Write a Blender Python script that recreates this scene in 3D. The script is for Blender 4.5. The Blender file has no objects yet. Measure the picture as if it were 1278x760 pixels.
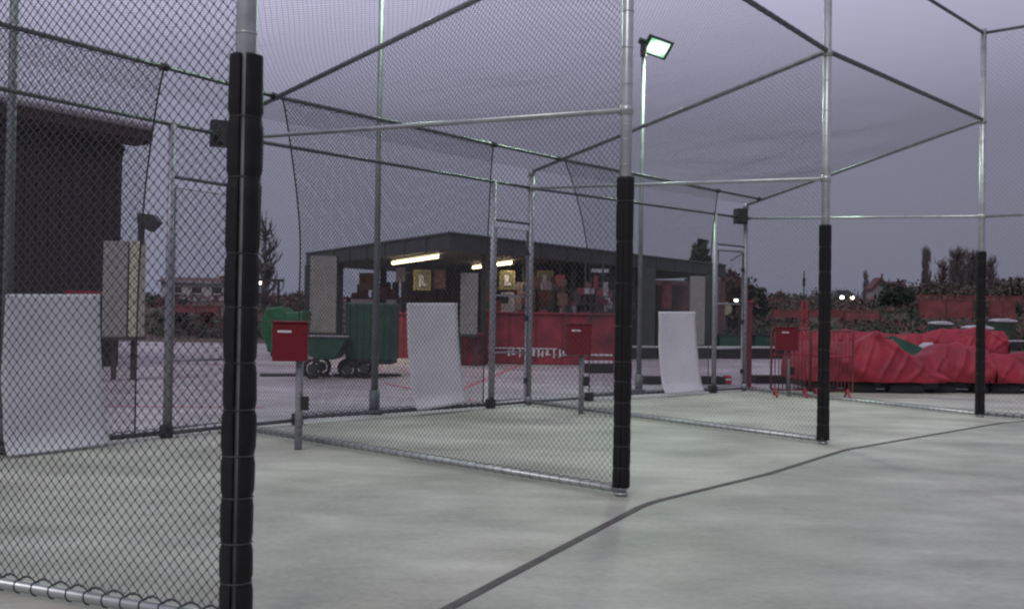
import bpy, math, random
from mathutils import Vector, Matrix, noise
random.seed(7)
PI = math.pi
sc = bpy.context.scene
COL = sc.collection

# ---------------------------------------------------------------- camera
F = 1254.0; EYE = 1.2
cam = bpy.data.cameras.new('camera'); camo = bpy.data.objects.new('camera', cam); COL.objects.link(camo)
cam.sensor_width = 36; cam.lens = 36 * F / 1278; cam.clip_end = 3000; cam.clip_start = .05
PITCH, ROLL = math.radians(.78), .016
M = Matrix.Translation((0, 0, EYE)) @ Matrix.Rotation(PI/2 + PITCH, 4, 'X') @ Matrix.Rotation(ROLL, 4, 'Z')
camo.matrix_world = M
cam.dof.use_dof = True; cam.dof.focus_distance = 9.0; cam.dof.aperture_fstop = 5.0
sc.camera = camo

# ---------------------------------------------------------------- world (dusk, overcast)
w = bpy.data.worlds.new('World'); sc.world = w; w.use_nodes = True
nt = w.node_tree; nt.nodes.clear()
def nn(t, **k):
    n = nt.nodes.new(t)
    for a, b in k.items(): setattr(n, a, b)
    return n
out = nn('ShaderNodeOutputWorld'); tc = nn('ShaderNodeTexCoord'); sep = nn('ShaderNodeSeparateXYZ')
nt.links.new(tc.outputs['Generated'], sep.inputs[0])
ramp = nn('ShaderNodeValToRGB'); cr = ramp.color_ramp
cr.elements[0].position = 0.0; cr.elements[0].color = (.150, .160, .225, 1)
cr.elements[1].position = 1.0; cr.elements[1].color = (.42, .40, .54, 1)
e = cr.elements.new(.09); e.color = (.166, .172, .238, 1)
e = cr.elements.new(.19); e.color = (.198, .196, .272, 1)
e = cr.elements.new(.30); e.color = (.40, .385, .52, 1)
nt.links.new(sep.outputs[2], ramp.inputs[0])
# the left of the sky is a little brighter than the right
mr = nn('ShaderNodeMapRange'); mr.inputs[1].default_value = -.5; mr.inputs[2].default_value = .5
mr.inputs[3].default_value = 1.30; mr.inputs[4].default_value = .90
nt.links.new(sep.outputs[0], mr.inputs[0])
no = nn('ShaderNodeTexNoise'); no.inputs['Scale'].default_value = 2.2; no.inputs['Detail'].default_value = 4
nt.links.new(tc.outputs['Generated'], no.inputs['Vector'])
mr2 = nn('ShaderNodeMapRange'); mr2.inputs[1].default_value = .3; mr2.inputs[2].default_value = .7
mr2.inputs[3].default_value = .96; mr2.inputs[4].default_value = 1.04
nt.links.new(no.outputs['Fac'], mr2.inputs[0])
mul = nn('ShaderNodeMath', operation='MULTIPLY'); nt.links.new(mr.outputs[0], mul.inputs[0]); nt.links.new(mr2.outputs[0], mul.inputs[1])
bg = nn('ShaderNodeBackground'); nt.links.new(ramp.outputs[0], bg.inputs[0]); nt.links.new(mul.outputs[0], bg.inputs[1])
sky = nn('ShaderNodeTexSky', sky_type='NISHITA', sun_disc=False, sun_elevation=math.radians(1.0), sun_rotation=math.radians(200))
bg2 = nn('ShaderNodeBackground'); nt.links.new(sky.outputs[0], bg2.inputs[0]); bg2.inputs[1].default_value = .008
ad = nn('ShaderNodeAddShader'); nt.links.new(bg.outputs[0], ad.inputs[0]); nt.links.new(bg2.outputs[0], ad.inputs[1])
nt.links.new(ad.outputs[0], out.inputs[0])
sun = bpy.data.lights.new('sun', 'SUN'); suno = bpy.data.objects.new('sun', sun); COL.objects.link(suno)
sun.energy = .84; sun.angle = math.radians(20); sun.color = (1, .97, .92)
suno.rotation_euler = (math.radians(44), 0, math.radians(-22)); suno.location = (0, 0, 20)
vs = sc.view_settings; vs.view_transform = 'Standard'; vs.look = 'None'; vs.gamma = 1; vs.exposure = .16
try: sc.cycles.filter_width = 2.2
except Exception: pass

# ---------------------------------------------------------------- helpers
MI = M.inverted()
def ray(px, py):
    v = Vector(((px-639)/F, -(py-380)/F, -1)); return (M.to_3x3() @ v)
def gp(px, py, z=0.0):
    r = ray(px, py); t = (z-EYE)/r.z; return Vector((r.x*t, r.y*t, z))
def at(px, py, Y):
    r = ray(px, py); t = Y/r.y; return Vector((r.x*t, Y, EYE+r.z*t))
def proj(p):
    q = MI @ Vector(p); return (639+F*q.x/-q.z, 380-F*q.y/-q.z)
def solve(A, B, px):
    lo, hi = 0., 1.; a = proj(A)[0] < proj(B)[0]
    for _ in range(40):
        m = (lo+hi)/2; x = proj(A.lerp(B, m))[0]
        if (x < px) == a: lo = m
        else: hi = m
    return (lo+hi)/2
def zat(p, py):
    """height above the point p at which the picture row py is reached"""
    lo, hi = -2., 15.
    for _ in range(40):
        m = (lo+hi)/2
        if proj((p.x, p.y, m))[1] > py: lo = m
        else: hi = m
    return (lo+hi)/2

def mat(name, color, rough=.6, metal=0., var=.12, scale=6., bump=0., emit=None, estr=0., color2=None, stretch=None, spec=None):
    m = bpy.data.materials.new(name); m.use_nodes = True; t = m.node_tree; b = t.nodes['Principled BSDF']
    b.inputs['Roughness'].default_value = rough; b.inputs['Metallic'].default_value = metal
    if spec is not None: b.inputs['Specular IOR Level'].default_value = spec
    tcn = t.nodes.new('ShaderNodeTexCoord'); n = t.nodes.new('ShaderNodeTexNoise')
    n.inputs['Scale'].default_value = scale; n.inputs['Detail'].default_value = 5; n.inputs['Roughness'].default_value = .6
    src = tcn.outputs['Object']
    if stretch:
        mp = t.nodes.new('ShaderNodeMapping'); mp.inputs['Scale'].default_value = stretch
        t.links.new(src, mp.inputs[0]); src = mp.outputs[0]
    t.links.new(src, n.inputs['Vector'])
    r = t.nodes.new('ShaderNodeValToRGB'); r.color_ramp.elements[0].position = .3; r.color_ramp.elements[1].position = .7
    c = color; c2 = color2 or tuple(min(1, x*(1+var)) for x in c)
    c1 = tuple(x*(1-var) for x in c) if not color2 else c
    r.color_ramp.elements[0].color = (*c1, 1); r.color_ramp.elements[1].color = (*c2, 1)
    t.links.new(n.outputs['Fac'], r.inputs[0]); t.links.new(r.outputs[0], b.inputs['Base Color'])
    if bump:
        bp = t.nodes.new('ShaderNodeBump'); bp.inputs['Strength'].default_value = bump; bp.inputs['Distance'].default_value = .02
        t.links.new(n.outputs['Fac'], bp.inputs['Height']); t.links.new(bp.outputs[0], b.inputs['Normal'])
    if emit:
        b.inputs['Emission Color'].default_value = (*emit, 1); b.inputs['Emission Strength'].default_value = estr
    return m

class MB:
    def __init__(s): s.v = []; s.f = []
    def add(s, vs, fs):
        o = len(s.v); s.v += [tuple(x) for x in vs]; s.f += [tuple(i+o for i in f) for f in fs]; return s
    def box(s, c, d, rz=0, taper=1.):
        cx, cy, cz = c; dx, dy, dz = [x/2 for x in d]; ca, sa = math.cos(rz), math.sin(rz); vs = []
        for z in (-1, 1):
            k = taper if z > 0 else 1
            for x, y in ((-1, -1), (1, -1), (1, 1), (-1, 1)):
                X, Y = x*dx*k, y*dy*k; vs.append((cx+X*ca-Y*sa, cy+X*sa+Y*ca, cz+z*dz))
        return s.add(vs, [(3, 2, 1, 0), (4, 5, 6, 7), (0, 1, 5, 4), (1, 2, 6, 5), (2, 3, 7, 6), (3, 0, 4, 7)])
    def tube(s, pts, r, n=8, cap=True):
        pts = [Vector(p) for p in pts]; rr = r if isinstance(r, (list, tuple)) else [r]*len(pts); o = len(s.v); ref = None
        for i, p in enumerate(pts):
            d = (pts[min(i+1, len(pts)-1)] - pts[max(i-1, 0)])
            if d.length < 1e-9: d = Vector((0, 0, 1))
            d.normalize()
            if ref is None:
                ref = Vector((0, 0, 1)) if abs(d.z) < .9 else Vector((1, 0, 0))
            a = d.cross(ref)
            if a.length < 1e-6: a = d.cross(Vector((0, 1, 0)))
            a.normalize(); b = a.cross(d)
            for k in range(n):
                t = 2*PI*k/n; s.v.append(tuple(p + a*(math.cos(t)*rr[i]) + b*(math.sin(t)*rr[i])))
        for i in range(len(pts)-1):
            for k in range(n):
                k2 = (k+1) % n; s.f.append((o+i*n+k, o+(i+1)*n+k, o+(i+1)*n+k2, o+i*n+k2))
        if cap:
            s.f.append(tuple(o+k for k in range(n))); e0 = o+(len(pts)-1)*n; s.f.append(tuple(e0+k for k in reversed(range(n))))
        return s
    def quad(s, *p): return s.add(p, [tuple(range(len(p)))])
    def prism(s, poly, off):
        n = len(poly); off = Vector(off); a = [Vector(p) for p in poly]; b = [p+off for p in a]
        return s.add(a+b, [tuple(reversed(range(n))), tuple(range(n, 2*n))] + [(i, (i+1) % n, (i+1) % n+n, i+n) for i in range(n)])
    def build(s, name, m, parent=None, smooth=False, bevel=0):
        me = bpy.data.meshes.new(name); me.from_pydata(s.v, [], s.f); me.update()
        me.materials.append(m)
        if smooth:
            me.polygons.foreach_set('use_smooth', [True]*len(me.polygons))
        o = bpy.data.objects.new(name, me); COL.objects.link(o)
        if parent is not None:
            o.parent = parent; o.matrix_parent_inverse = parent.matrix_basis.inverted()
        if bevel:
            b = o.modifiers.new('bevel', 'BEVEL'); b.width = bevel; b.segments = 2; b.limit_method = 'ANGLE'
        return o
def tag(o, label=None, cat=None, group=None, kind=None):
    if label: o['label'] = label
    if cat: o['category'] = cat
    if group: o['group'] = group
    if kind: o['kind'] = kind
    return o
def thing(name, label, cat, loc=(0, 0, 0), group=None):
    o = bpy.data.objects.new(name, None); COL.objects.link(o); o.location = loc; o.empty_display_size = .2
    return tag(o, label, cat, group)
V = Vector

# ---------------------------------------------------------------- materials
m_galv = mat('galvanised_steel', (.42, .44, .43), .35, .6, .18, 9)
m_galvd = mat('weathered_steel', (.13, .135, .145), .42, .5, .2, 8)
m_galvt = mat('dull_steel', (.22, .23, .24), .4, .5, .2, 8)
m_galvp = mat('spotted_grey_steel', (.30, .30, .33), .45, .4, .35, 30)
m_pole = mat('grey_pole', (.17, .175, .19), .5, .3, .2, 5)
m_net = mat('black_net_cord', (.045, .045, .052), .8, 0, .2, 20)
m_pad = mat('black_foam_pad', (.010, .009, .009), .55, 0, .3, 14, .25, spec=.25)
m_tape = mat('grey_cable_tie', (.03, .03, .029), .5, 0, .2)
m_red = mat('dark_red_enamel', (.155, .004, .012), .35, 0, .12, 12)
m_bred = mat('red_barrier_paint', (.36, .022, .045), .45, 0, .3, 3)
m_dred = mat('faded_red_panel', (.17, .04, .042), .6, 0, .45, 1.5)
m_white = mat('white_vinyl', (.70, .69, .73), .5, 0, .05, 3, .05)
m_label = mat('white_sticker', (.6, .6, .6), .5, 0, .05)
m_dark = mat('dark_plastic', (.018, .018, .02), .5, 0, .2)
m_rubber = mat('tyre_rubber', (.012, .012, .013), .8, 0, .3, 8)
m_green = mat('green_paint', (.010, .062, .036), .5, 0, .35, 5)
m_tarp = mat('red_tarpaulin', (.27, .010, .026), .62, 0, .3, 2.2, .3)
m_panel = mat('pale_grey_panel', (.25, .25, .24), .6, 0, .12, 5)
m_fascia = mat('dark_roof_fascia', (.040, .045, .044), .6, 0, .25, 3)  # dark colour lightened to stand in for haze over the distance
m_ceil = mat('dark_ceiling', (.05, .045, .038), .7, 0, .25, 3)
m_wallb = mat('dark_timber_cladding', (.042, .032, .031), .7, 0, .45, 7, .2, stretch=(1, 1, 6))
m_clut = mat('brown_kiosk_wall', (.06, .035, .034), .7, 0, .4, 1.6, color2=(.15, .075, .075))
m_trim = mat('pale_gutter', (.42, .40, .42), .5, 0, .1)
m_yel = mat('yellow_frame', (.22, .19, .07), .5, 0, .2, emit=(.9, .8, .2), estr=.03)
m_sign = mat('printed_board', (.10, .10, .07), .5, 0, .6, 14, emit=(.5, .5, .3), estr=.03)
m_post_w = mat('white_board', (.45, .44, .47), .6, 0, .12, 9)
m_bark = mat('bare_bark', (.095, .082, .080), .9, 0, .25, 6)
m_leafd = mat('dark_foliage', (.026, .042, .028), .8, 0, .5, 3)  # haze over the bank is put into this lighter leaf colour
m_leafb = mat('brown_foliage', (.080, .062, .050), .8, 0, .5, 3)  # lightened too, with the haze painted into the colour
m_roofr = mat('red_roof_tile', (.085, .026, .024), .7, 0, .25, 3)
m_hwall = mat('house_render', (.26, .22, .21), .8, 0, .2, 3)
m_car = mat('dark_car_paint', (.03, .03, .04), .3, .2, .1)
m_glass = mat('dark_glass', (.02, .025, .03), .1, 0, .1)
m_tube = mat('fluorescent_tube', (.9, .85, .7), .5, 0, 0, emit=(1, .80, .48), estr=6.5)
m_flood = mat('floodlight_glass', (.3, .4, .3), .4, 0, 0, emit=(.74, 1, .80), estr=2.2)
m_lampw = mat('lit_lamp', (.9, .9, .8), .5, 0, 0, emit=(1, .88, .72), estr=7)

# the lamp's reflector is brightest in its middle
t_ = m_flood.node_tree; b_ = t_.nodes['Principled BSDF']; tc_ = t_.nodes.new('ShaderNodeTexCoord'); mp_ = t_.nodes.new('ShaderNodeVectorMath'); mp_.operation = 'DISTANCE'
mp_.inputs[1].default_value = (.5, .5, .5); t_.links.new(tc_.outputs['Generated'], mp_.inputs[0])
rp_ = t_.nodes.new('ShaderNodeValToRGB'); rp_.color_ramp.elements[0].position = .22; rp_.color_ramp.elements[0].color = (.80, 1, .86, 1)
rp_.color_ramp.elements[1].position = .66; rp_.color_ramp.elements[1].color = (.10, .34, .16, 1)
t_.links.new(mp_.outputs['Value'], rp_.inputs[0]); t_.links.new(rp_.outputs[0], b_.inputs['Emission Color'])
# concrete: broad stains, trowel streaks and hairline variation
def concrete(name, c1, c2, c3, rough=.62):
    m = bpy.data.materials.new(name); m.use_nodes = True; t = m.node_tree; b = t.nodes['Principled BSDF']
    tcn = t.nodes.new('ShaderNodeTexCoord')
    def noi(sc_, stretch, det=5, rz=0):
        mp = t.nodes.new('ShaderNodeMapping'); mp.inputs['Scale'].default_value = stretch; mp.inputs['Rotation'].default_value = (0, 0, rz)
        n = t.nodes.new('ShaderNodeTexNoise'); n.inputs['Scale'].default_value = sc_; n.inputs['Detail'].default_value = det
        n.inputs['Roughness'].default_value = .6
        t.links.new(tcn.outputs['Object'], mp.inputs[0]); t.links.new(mp.outputs[0], n.inputs['Vector']); return n
    a = noi(.7, (1, 1, 1)); s_ = noi(1.0, (.55, 1.3, 1), 8, .6); f = noi(26, (1, 1, 1), 3)
    r = t.nodes.new('ShaderNodeValToRGB'); e0 = r.color_ramp.elements; e0[0].position = .37; e0[0].color = (*c1, 1); e0[1].position = .63; e0[1].color = (*c3, 1)
    ee = e0.new(.5); ee.color = (*c2, 1)
    mx = t.nodes.new('ShaderNodeMix'); mx.data_type = 'FLOAT'; mx.inputs[0].default_value = .5
    t.links.new(a.outputs['Fac'], mx.inputs[2]); t.links.new(s_.outputs['Fac'], mx.inputs[3])
    mx2 = t.nodes.new('ShaderNodeMix'); mx2.data_type = 'FLOAT'; mx2.inputs[0].default_value = .18
    t.links.new(mx.outputs[0], mx2.inputs[2]); t.links.new(f.outputs['Fac'], mx2.inputs[3])
    t.links.new(mx2.outputs[0], r.inputs[0])
    g1 = noi(1.5, (.75, 1.5, 1), 9, -.5); g2 = noi(.35, (1, 1, 1), 3)
    q1 = t.nodes.new('ShaderNodeMapRange'); q1.inputs[1].default_value = .35; q1.inputs[2].default_value = .65; q1.inputs[3].default_value = .88; q1.inputs[4].default_value = 1.10
    q2 = t.nodes.new('ShaderNodeMapRange'); q2.inputs[1].default_value = .35; q2.inputs[2].default_value = .65; q2.inputs[3].default_value = .86; q2.inputs[4].default_value = 1.10
    t.links.new(g1.outputs['Fac'], q1.inputs[0]); t.links.new(g2.outputs['Fac'], q2.inputs[0])
    pr = t.nodes.new('ShaderNodeMath'); pr.operation = 'MULTIPLY'; t.links.new(q1.outputs[0], pr.inputs[0]); t.links.new(q2.outputs[0], pr.inputs[1])
    vm = t.nodes.new('ShaderNodeVectorMath'); vm.operation = 'SCALE'; t.links.new(r.outputs[0], vm.inputs[0]); t.links.new(pr.outputs[0], vm.inputs['Scale'])
    t.links.new(vm.outputs[0], b.inputs['Base Color'])
    mrn = t.nodes.new('ShaderNodeMapRange'); mrn.inputs[3].default_value = rough-.12; mrn.inputs[4].default_value = rough+.12
    t.links.new(a.outputs['Fac'], mrn.inputs[0]); t.links.new(mrn.outputs[0], b.inputs['Roughness'])
    bp = t.nodes.new('ShaderNodeBump'); bp.inputs['Strength'].default_value = .15; bp.inputs['Distance'].default_value = .01
    t.links.new(f.outputs['Fac'], bp.inputs['Height']); t.links.new(bp.outputs[0], b.inputs['Normal'])
    return m
m_floor = concrete('cage_concrete', (.275, .272, .222), (.425, .422, .355), (.54, .54, .465))
m_fore = concrete('forecourt_concrete', (.25, .256, .212), (.352, .358, .300), (.465, .473, .405))
m_pave = concrete('pale_paving', (.24, .215, .225), (.34, .31, .325), (.45, .41, .425))
m_joint = mat('joint_sealant', (.085, .075, .070), .8, 0, .3, 10)
m_line = mat('red_floor_paint', (.42, .13, .17), .7, 0, .25, 6)
m_grass = mat('rough_grass', (.035, .042, .022), .9, 0, .45, .16, color2=(.115, .060, .048), stretch=(.6, 2.2, 1))

# ---------------------------------------------------------------- layout of the cages (fan of dividers)
P = [gp(293, 792), gp(775, 620), gp(1027, 555), gp(1223, 521)]
B = [None, gp(290, 538), gp(659, 506), gp(928, 488)]
d1 = gp(0, 742) - P[0]; d1.normalize(); B[0] = P[0] + d1*5.1
ZT, ZU, ZM, ZBM, ZBT = 3.9, 5.04, 2.63, 3.0, 3.25
P5 = P[3] + V((2.6, -2.3, 0))
up = lambda p, z: V((p.x, p.y, z))

# ---------------------------------------------------------------- ground
def hgt(x, y):
    if y < 42: return 0
    t = min(1, (y-42)/45); t = t*t*(3-2*t)
    k = 2.6 + 1.4*noise.noise(V((x*.012, y*.008, 3)))
    return max(0, t*k)
g = MB(); xs = [-600, -300, -150, -100, -70, -50, -35] + [i*4 for i in range(-7, 13)] + [60, 75, 95, 120, 160, 300, 600]
ys = [-40, 0, 20, 40, 44, 48, 52, 56, 60, 65, 70, 76, 82, 90, 100, 120, 150, 200, 300, 500, 900, 1600]
for y in ys:
    for x in xs: g.v.append((x, y, hgt(x, y)-.002))
nx = len(xs)
for j in range(len(ys)-1):
    for i in range(nx-1): g.f.append((j*nx+i, j*nx+i+1, (j+1)*nx+i+1, (j+1)*nx+i))
tag(g.build('ground', m_grass), kind='structure')
tag(MB().quad((-30, -10, .003), (32, -10, .003), (32, 41, .003), (-30, 41, .003)).build('paving', m_pave), kind='structure')
JL = [gp(380, 855, .008), gp(560, 760, .008), gp(640, 717, .008), gp(798, 634, .008), gp(812, 628.5, .008), gp(828, 624, .008), gp(959, 592, .008), gp(1050, 563.5, .008), gp(1060, 561, .008), gp(1251, 528, .008), gp(1400, 518, .008)]
JL = [JL[0]+(JL[0]-JL[1]).normalized()*5] + JL + [JL[-1]+V((12, -2, 0))]
fl = JL[1:] and [p.copy() for p in JL]
bk = [B[3]+V((7.5, 0.6, 0)), B[3]+V((.35, .12, 0)), B[2]+V((-.05, .12, 0)), B[1]+V((-.1, .15, 0)), B[0]+V((-1.5, .2, 0)), V((-12, 1, 0))]
def zset(l, z): return [V((p.x, p.y, z)) for p in l]
tag(MB().add(zset(fl, .008)+zset(bk, .008), [tuple(range(len(fl)+len(bk)))]).build('cage_floor', m_floor), kind='structure')
fr = zset(fl, .012)
tag(MB().add(fr+[V((25, -9, .012)), V((-6, -9, .012))], [tuple(range(len(fr)+2))][::-1]).build('forecourt', m_fore), kind='structure')
j = MB(); hw = .025
js = []
for i in range(len(JL)):
    d = (JL[min(i+1, len(JL)-1)]-JL[max(i-1, 0)]).normalized(); n_ = V((-d.y, d.x, 0))*hw; js += [(JL[i].x-n_.x, JL[i].y-n_.y, .016), (JL[i].x+n_.x, JL[i].y+n_.y, .016)]
j.add(js, [(2*i, 2*i+2, 2*i+3, 2*i+1) for i in range(len(JL)-1)])
tag(j.build('floor_joint', m_joint), kind='structure')
# red painted lines on the paving behind
L = MB()
for (a, b, wd) in (((-40, 505), (330, 508), .05), ((190, 452), (520, 462), .06), ((0, 478), (250, 470), .05), ((560, 492), (650, 455), .06), ((590, 500), (480, 478), .05), ((1120, 515), (1278, 505), .06)):
    A, C = gp(*a, .007), gp(*b, .007); d = (C-A).normalized(); n_ = V((-d.y, d.x, 0))*wd
    L.quad(A-n_, C-n_, C+n_, A+n_)
tag(L.build('painted_floor_lines', m_line), kind='structure')

# ---------------------------------------------------------------- nets
def net(S, nu, nv, r, seg=12, knots=None, sides=3):
    mb = MB()
    def line(u0, v0, u1, v1):
        ln = max(abs(u1-u0), abs(v1-v0)); k = max(2, int(seg*ln)+1)
        mb.tube([S(u0+(u1-u0)*i/k, v0+(v1-v0)*i/k) for i in range(k+1)], r, sides, cap=False)
    for k in range(-nv+1, nu):                                   # i - j = k
        i0, i1 = max(0, k), min(nu, nv+k)
        if i1 > i0: line(i0/nu, (i0-k)/nv, i1/nu, (i1-k)/nv)
    for k in range(1, nu+nv):                                    # i + j = k
        i0, i1 = max(0, k-nv), min(nu, k)
        if i1 > i0: line(i0/nu, (k-i0)/nv, i1/nu, (k-i1)/nv)
    if knots:
        kr, umax = knots
        for a in range(0, 2*nu+1):
            for b in range(a % 2, 2*nv+1, 2):
                u, v = a/(2*nu), b/(2*nv)
                if 0 < u < umax and 0 < v < 1:
                    p = S(u, v); o = len(mb.v)
                    mb.v += [(p.x+kr, p.y, p.z), (p.x, p.y+kr, p.z), (p.x-kr, p.y, p.z), (p.x, p.y-kr, p.z), (p.x, p.y, p.z+kr), (p.x, p.y, p.z-kr)]
                    mb.f += [(o, o+1, o+4), (o+1, o+2, o+4), (o+2, o+3, o+4), (o+3, o, o+4), (o+1, o, o+5), (o+2, o+1, o+5), (o+3, o+2, o+5), (o, o+3, o+5)]
    return mb
def wob(p, s, k=.9):
    q = V((p.x*k, p.y*k, p.z*k)); return V((noise.noise(q)*s, noise.noise(q+V((7, 3, 1)))*s, noise.noise(q+V((1, 9, 4)))*s*.6))
def lacing(A, C, r_rail, r, pitch, sag=.02, side=1):
    """border rope hanging in small scallops and tied round the rail"""
    mb = MB(); n = max(2, int((C-A).length/pitch)); pts = []
    for i in range(n*4+1):
        t = i/(n*4); p = A.lerp(C, t); ph = (i % 4)/4
        pts.append(p + V((0, 0, side*(r_rail + sag*math.sin(PI*ph)+.002))))
    mb.tube(pts, r, 4)
    d = (C-A).normalized(); a = d.cross(V((0, 0, 1))).normalized(); b = a.cross(d)
    for i in range(n+1):
        c = A.lerp(C, i/n); R = r_rail+r*.6
        mb.tube([c + a*math.cos(t)*R + b*math.sin(t)*R + d*(.006*math.sin(t)) for t in [2*PI*q/8 for q in range(9)]], r*.9, 3, cap=False)
    return mb
def clamp(mb, c, r, d=.05):
    mb.tube([c-V((0, 0, d)), c+V((0, 0, d))], r, 10)

def pad_mesh(c, z0, z1, R, gap_dir, gap, bands, seed):
    """foam sleeve slit down one side, squeezed in by ties"""
    mb = MB(); rnd = random.Random(seed); n = 30; zs = []; z = z0
    while z < z1: zs.append(z); z += .02
    zs.append(z1); rows = []
    for z in zs:
        k = min([abs(z-b) for b in bands]+[9]); sq = 1 - (.12 if seed == 1 else .06)*math.exp(-(k/.016)**2)
        ring = []
        for i in range(n+1):
            a = gap_dir + gap/2 + (2*PI-gap)*i/n
            q = noise.noise(V((math.cos(a)*1.5+seed, math.sin(a)*1.5, z*3.2)))*(.10 if seed == 1 else .06) + noise.noise(V((seed, math.cos(a)*.7, z*1.1)))*.08
            rr = R*sq*(1+q); ring.append((c.x+math.cos(a)*rr, c.y+math.sin(a)*rr, z))
        rows.append(ring)
    for ring in rows: mb.v += ring
    for i in range(len(rows)-1):
        for k in range(n): a = i*(n+1)+k; mb.f.append((a, a+1, a+n+2, a+n+1))
    o = len(mb.v); ri = R*.66                                   # inner skin, ends and slit lips
    for z in (zs[0], zs[-1]):
        for i in range(n+1):
            a = gap_dir + gap/2 + (2*PI-gap)*i/n; mb.v.append((c.x+math.cos(a)*ri, c.y+math.sin(a)*ri, z))
    top = (len(rows)-1)*(n+1)
    for k in range(n):
        mb.f.append((k, o+k, o+k+1, k+1)); mb.f.append((top+k, top+k+1, o+n+1+k+1, o+n+1+k))
        mb.f.append((o+k, o+n+1+k, o+n+2+k, o+k+1))
    for k in (0, n):
        lip = [i*(n+1)+k for i in range(len(rows))]
        mb.f.append(tuple(lip)+(o+n+1+k, o+k))
    return mb

words = ['first', 'second', 'third', 'fourth']
DL = ['nearest divider net at the far left, on the thick near post with slit black foam',
      'divider net running from the padded post in the middle to behind the nearest post',
      'divider net on the padded post left of the red tarpaulins, behind the middle post',
      'farthest divider net, on the padded post in front of the red tarpaulins at right']
POSTLAB = None
PADZ = [(.0, 2.17), (.07, 2.17), (.05, 2.17), (.05, 2.17)]
for i in range(4):
    a, b = P[i], B[i]
    t = thing('divider_net_frame', DL[i], 'batting cage divider', a, 'divider nets between the batting cages')
    d = (b-a).normalized()
    po = MB().tube([up(a, 0), up(a, ZU+.05)], .039, 16)
    for z in (ZT-.02, ZM): clamp(po, up(a, z), .047, .035)
    for q in (2.25, 2.42, 2.52, 2.80, 3.05, 3.3, 3.6): po.tube([up(a, q), up(a, q+.008)], .0415, 12)
    for q in (.02, .055): po.tube([up(a, q), up(a, q+.012)], .050, 12)
    po.build('front_post', m_galv, t, True)
    z0, z1 = PADZ[i]; bands = []; z = .2; rnd = random.Random(i+3)
    while z < z1-.1: bands.append(z); z += rnd.uniform(.13, .2) if z < .9 else rnd.uniform(.2, .3)
    gd = math.atan2(-a.y, -a.x) - (.18 if i == 0 else .1); gap = .34 if i == 0 else .07
    pad = pad_mesh(a, z0 or .02, z1, .063 if i == 0 else .060, gd, gap, bands, i*3+1).build('foam_pad', m_pad, t, True)
    for z in bands: MB().tube([(a.x+math.cos(q)*(.0575 if i == 0 else .058), a.y+math.sin(q)*(.0575 if i == 0 else .058), z) for q in [2*PI*k/16 for k in range(17)]], .0035, 4, cap=False).build('tie', m_tape, pad)
    bp_ = MB().tube([up(b, 0), up(b, ZBT)], .043 if i else .04, 14)
    clamp(bp_, up(b, ZBM), .052, .04); clamp(bp_, up(b, ZBT-.04), .05, .05); clamp(bp_, up(b, .08), .055, .05)
    bp_.build('back_post', m_galvp, t, True)
    MB().tube([up(a, .05), up(b, .05)], .024, 10).build('bottom_rail', m_galv, t, True)
    MB().tube([up(a, ZM), up(b, ZBM)], .021, 10).build('middle_rail', m_galv, t, True)
    MB().tube([up(a, ZT), up(b, ZBT-.02)], .023, 10).build('top_rail', m_galvt, t, True)
    W = (b-a).length; sz = (.045, .047, .05, .055)[i]; sag = (.05, .04, .05, .05)[i]
    def S(u, v, a=a, b=b, sag=sag):
        zt = ZT+(ZBT-ZT)*u; p = a.lerp(b, u); p = V((p.x, p.y, .085+(zt-.085)*v))
        return p + wob(p, sag)*math.sin(PI*v)*math.sin(PI*min(1, max(0, u)))
    net(S, int(W/sz), int(3.6/sz), (.0020, .0017, .0010, .0007)[i], 14, knots=(.0048, .75) if i == 0 else None).build('net', m_net, t)
    lacing(up(a, .05)+d*.06, up(b, .05)-d*.06, .024, .005 if i < 1 else .003, .095, .02 if i < 1 else .008).build('lacing_cord', m_net, t)
    lacing(up(a, ZT), up(b, ZBT-.02), .023, .0018, .16, .008, -1).build('top_lacing', m_net, t)

# side frame at the right
t = thing('side_net_frame', 'tall side frame running right from the farthest padded post', 'net frame', P[3])
MB().tube([up(P5, 0), up(P5, ZU+.05)], .039, 12).build('end_post', m_galv, t, True)
r_ = MB()
MB().tube([up(P[3], .05), up(P5, .05)], .022, 8).build('bottom_rail', m_galv, t, True)
MB().tube([up(P[3], ZM), up(P5, ZM)], .021, 8).build('middle_rail', m_galv, t, True)
MB().tube([up(P[3], ZU), up(P5, ZU)], .021, 8).build('upper_rail', m_galvd, t, True)
def S(u, v):
    p = P[3].lerp(P5, u); p = V((p.x, p.y, .085+(ZU-.1)*v)); return p + wob(p, .05)*math.sin(PI*v)
net(S, 55, 80, .0008, 8).build('net', m_net, t)
lacing(up(P[3], .05), up(P5, .05), .022, .004, .1).build('lacing_cord', m_net, t)

# front beams and the upper tier
for i, lab in ((0, 'front roof beam over the left cage, between nearest and middle padded posts'), (1, 'front roof beam sloping down to the padded post left of the tarpaulins'),
               (2, 'front roof beam between the two padded posts at right')):
    a, b = P[i], P[i+1]
    t = thing('front_beam', lab, 'steel beam', up(a, ZT), 'front beams of the cage roofs')
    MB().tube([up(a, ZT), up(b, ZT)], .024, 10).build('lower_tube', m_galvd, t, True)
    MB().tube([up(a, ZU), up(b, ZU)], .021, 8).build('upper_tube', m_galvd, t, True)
    lacing(up(a, ZT), up(b, ZT), .024, .0018, .16, .006, -1).build('lacing_cord', m_net, t)

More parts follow.
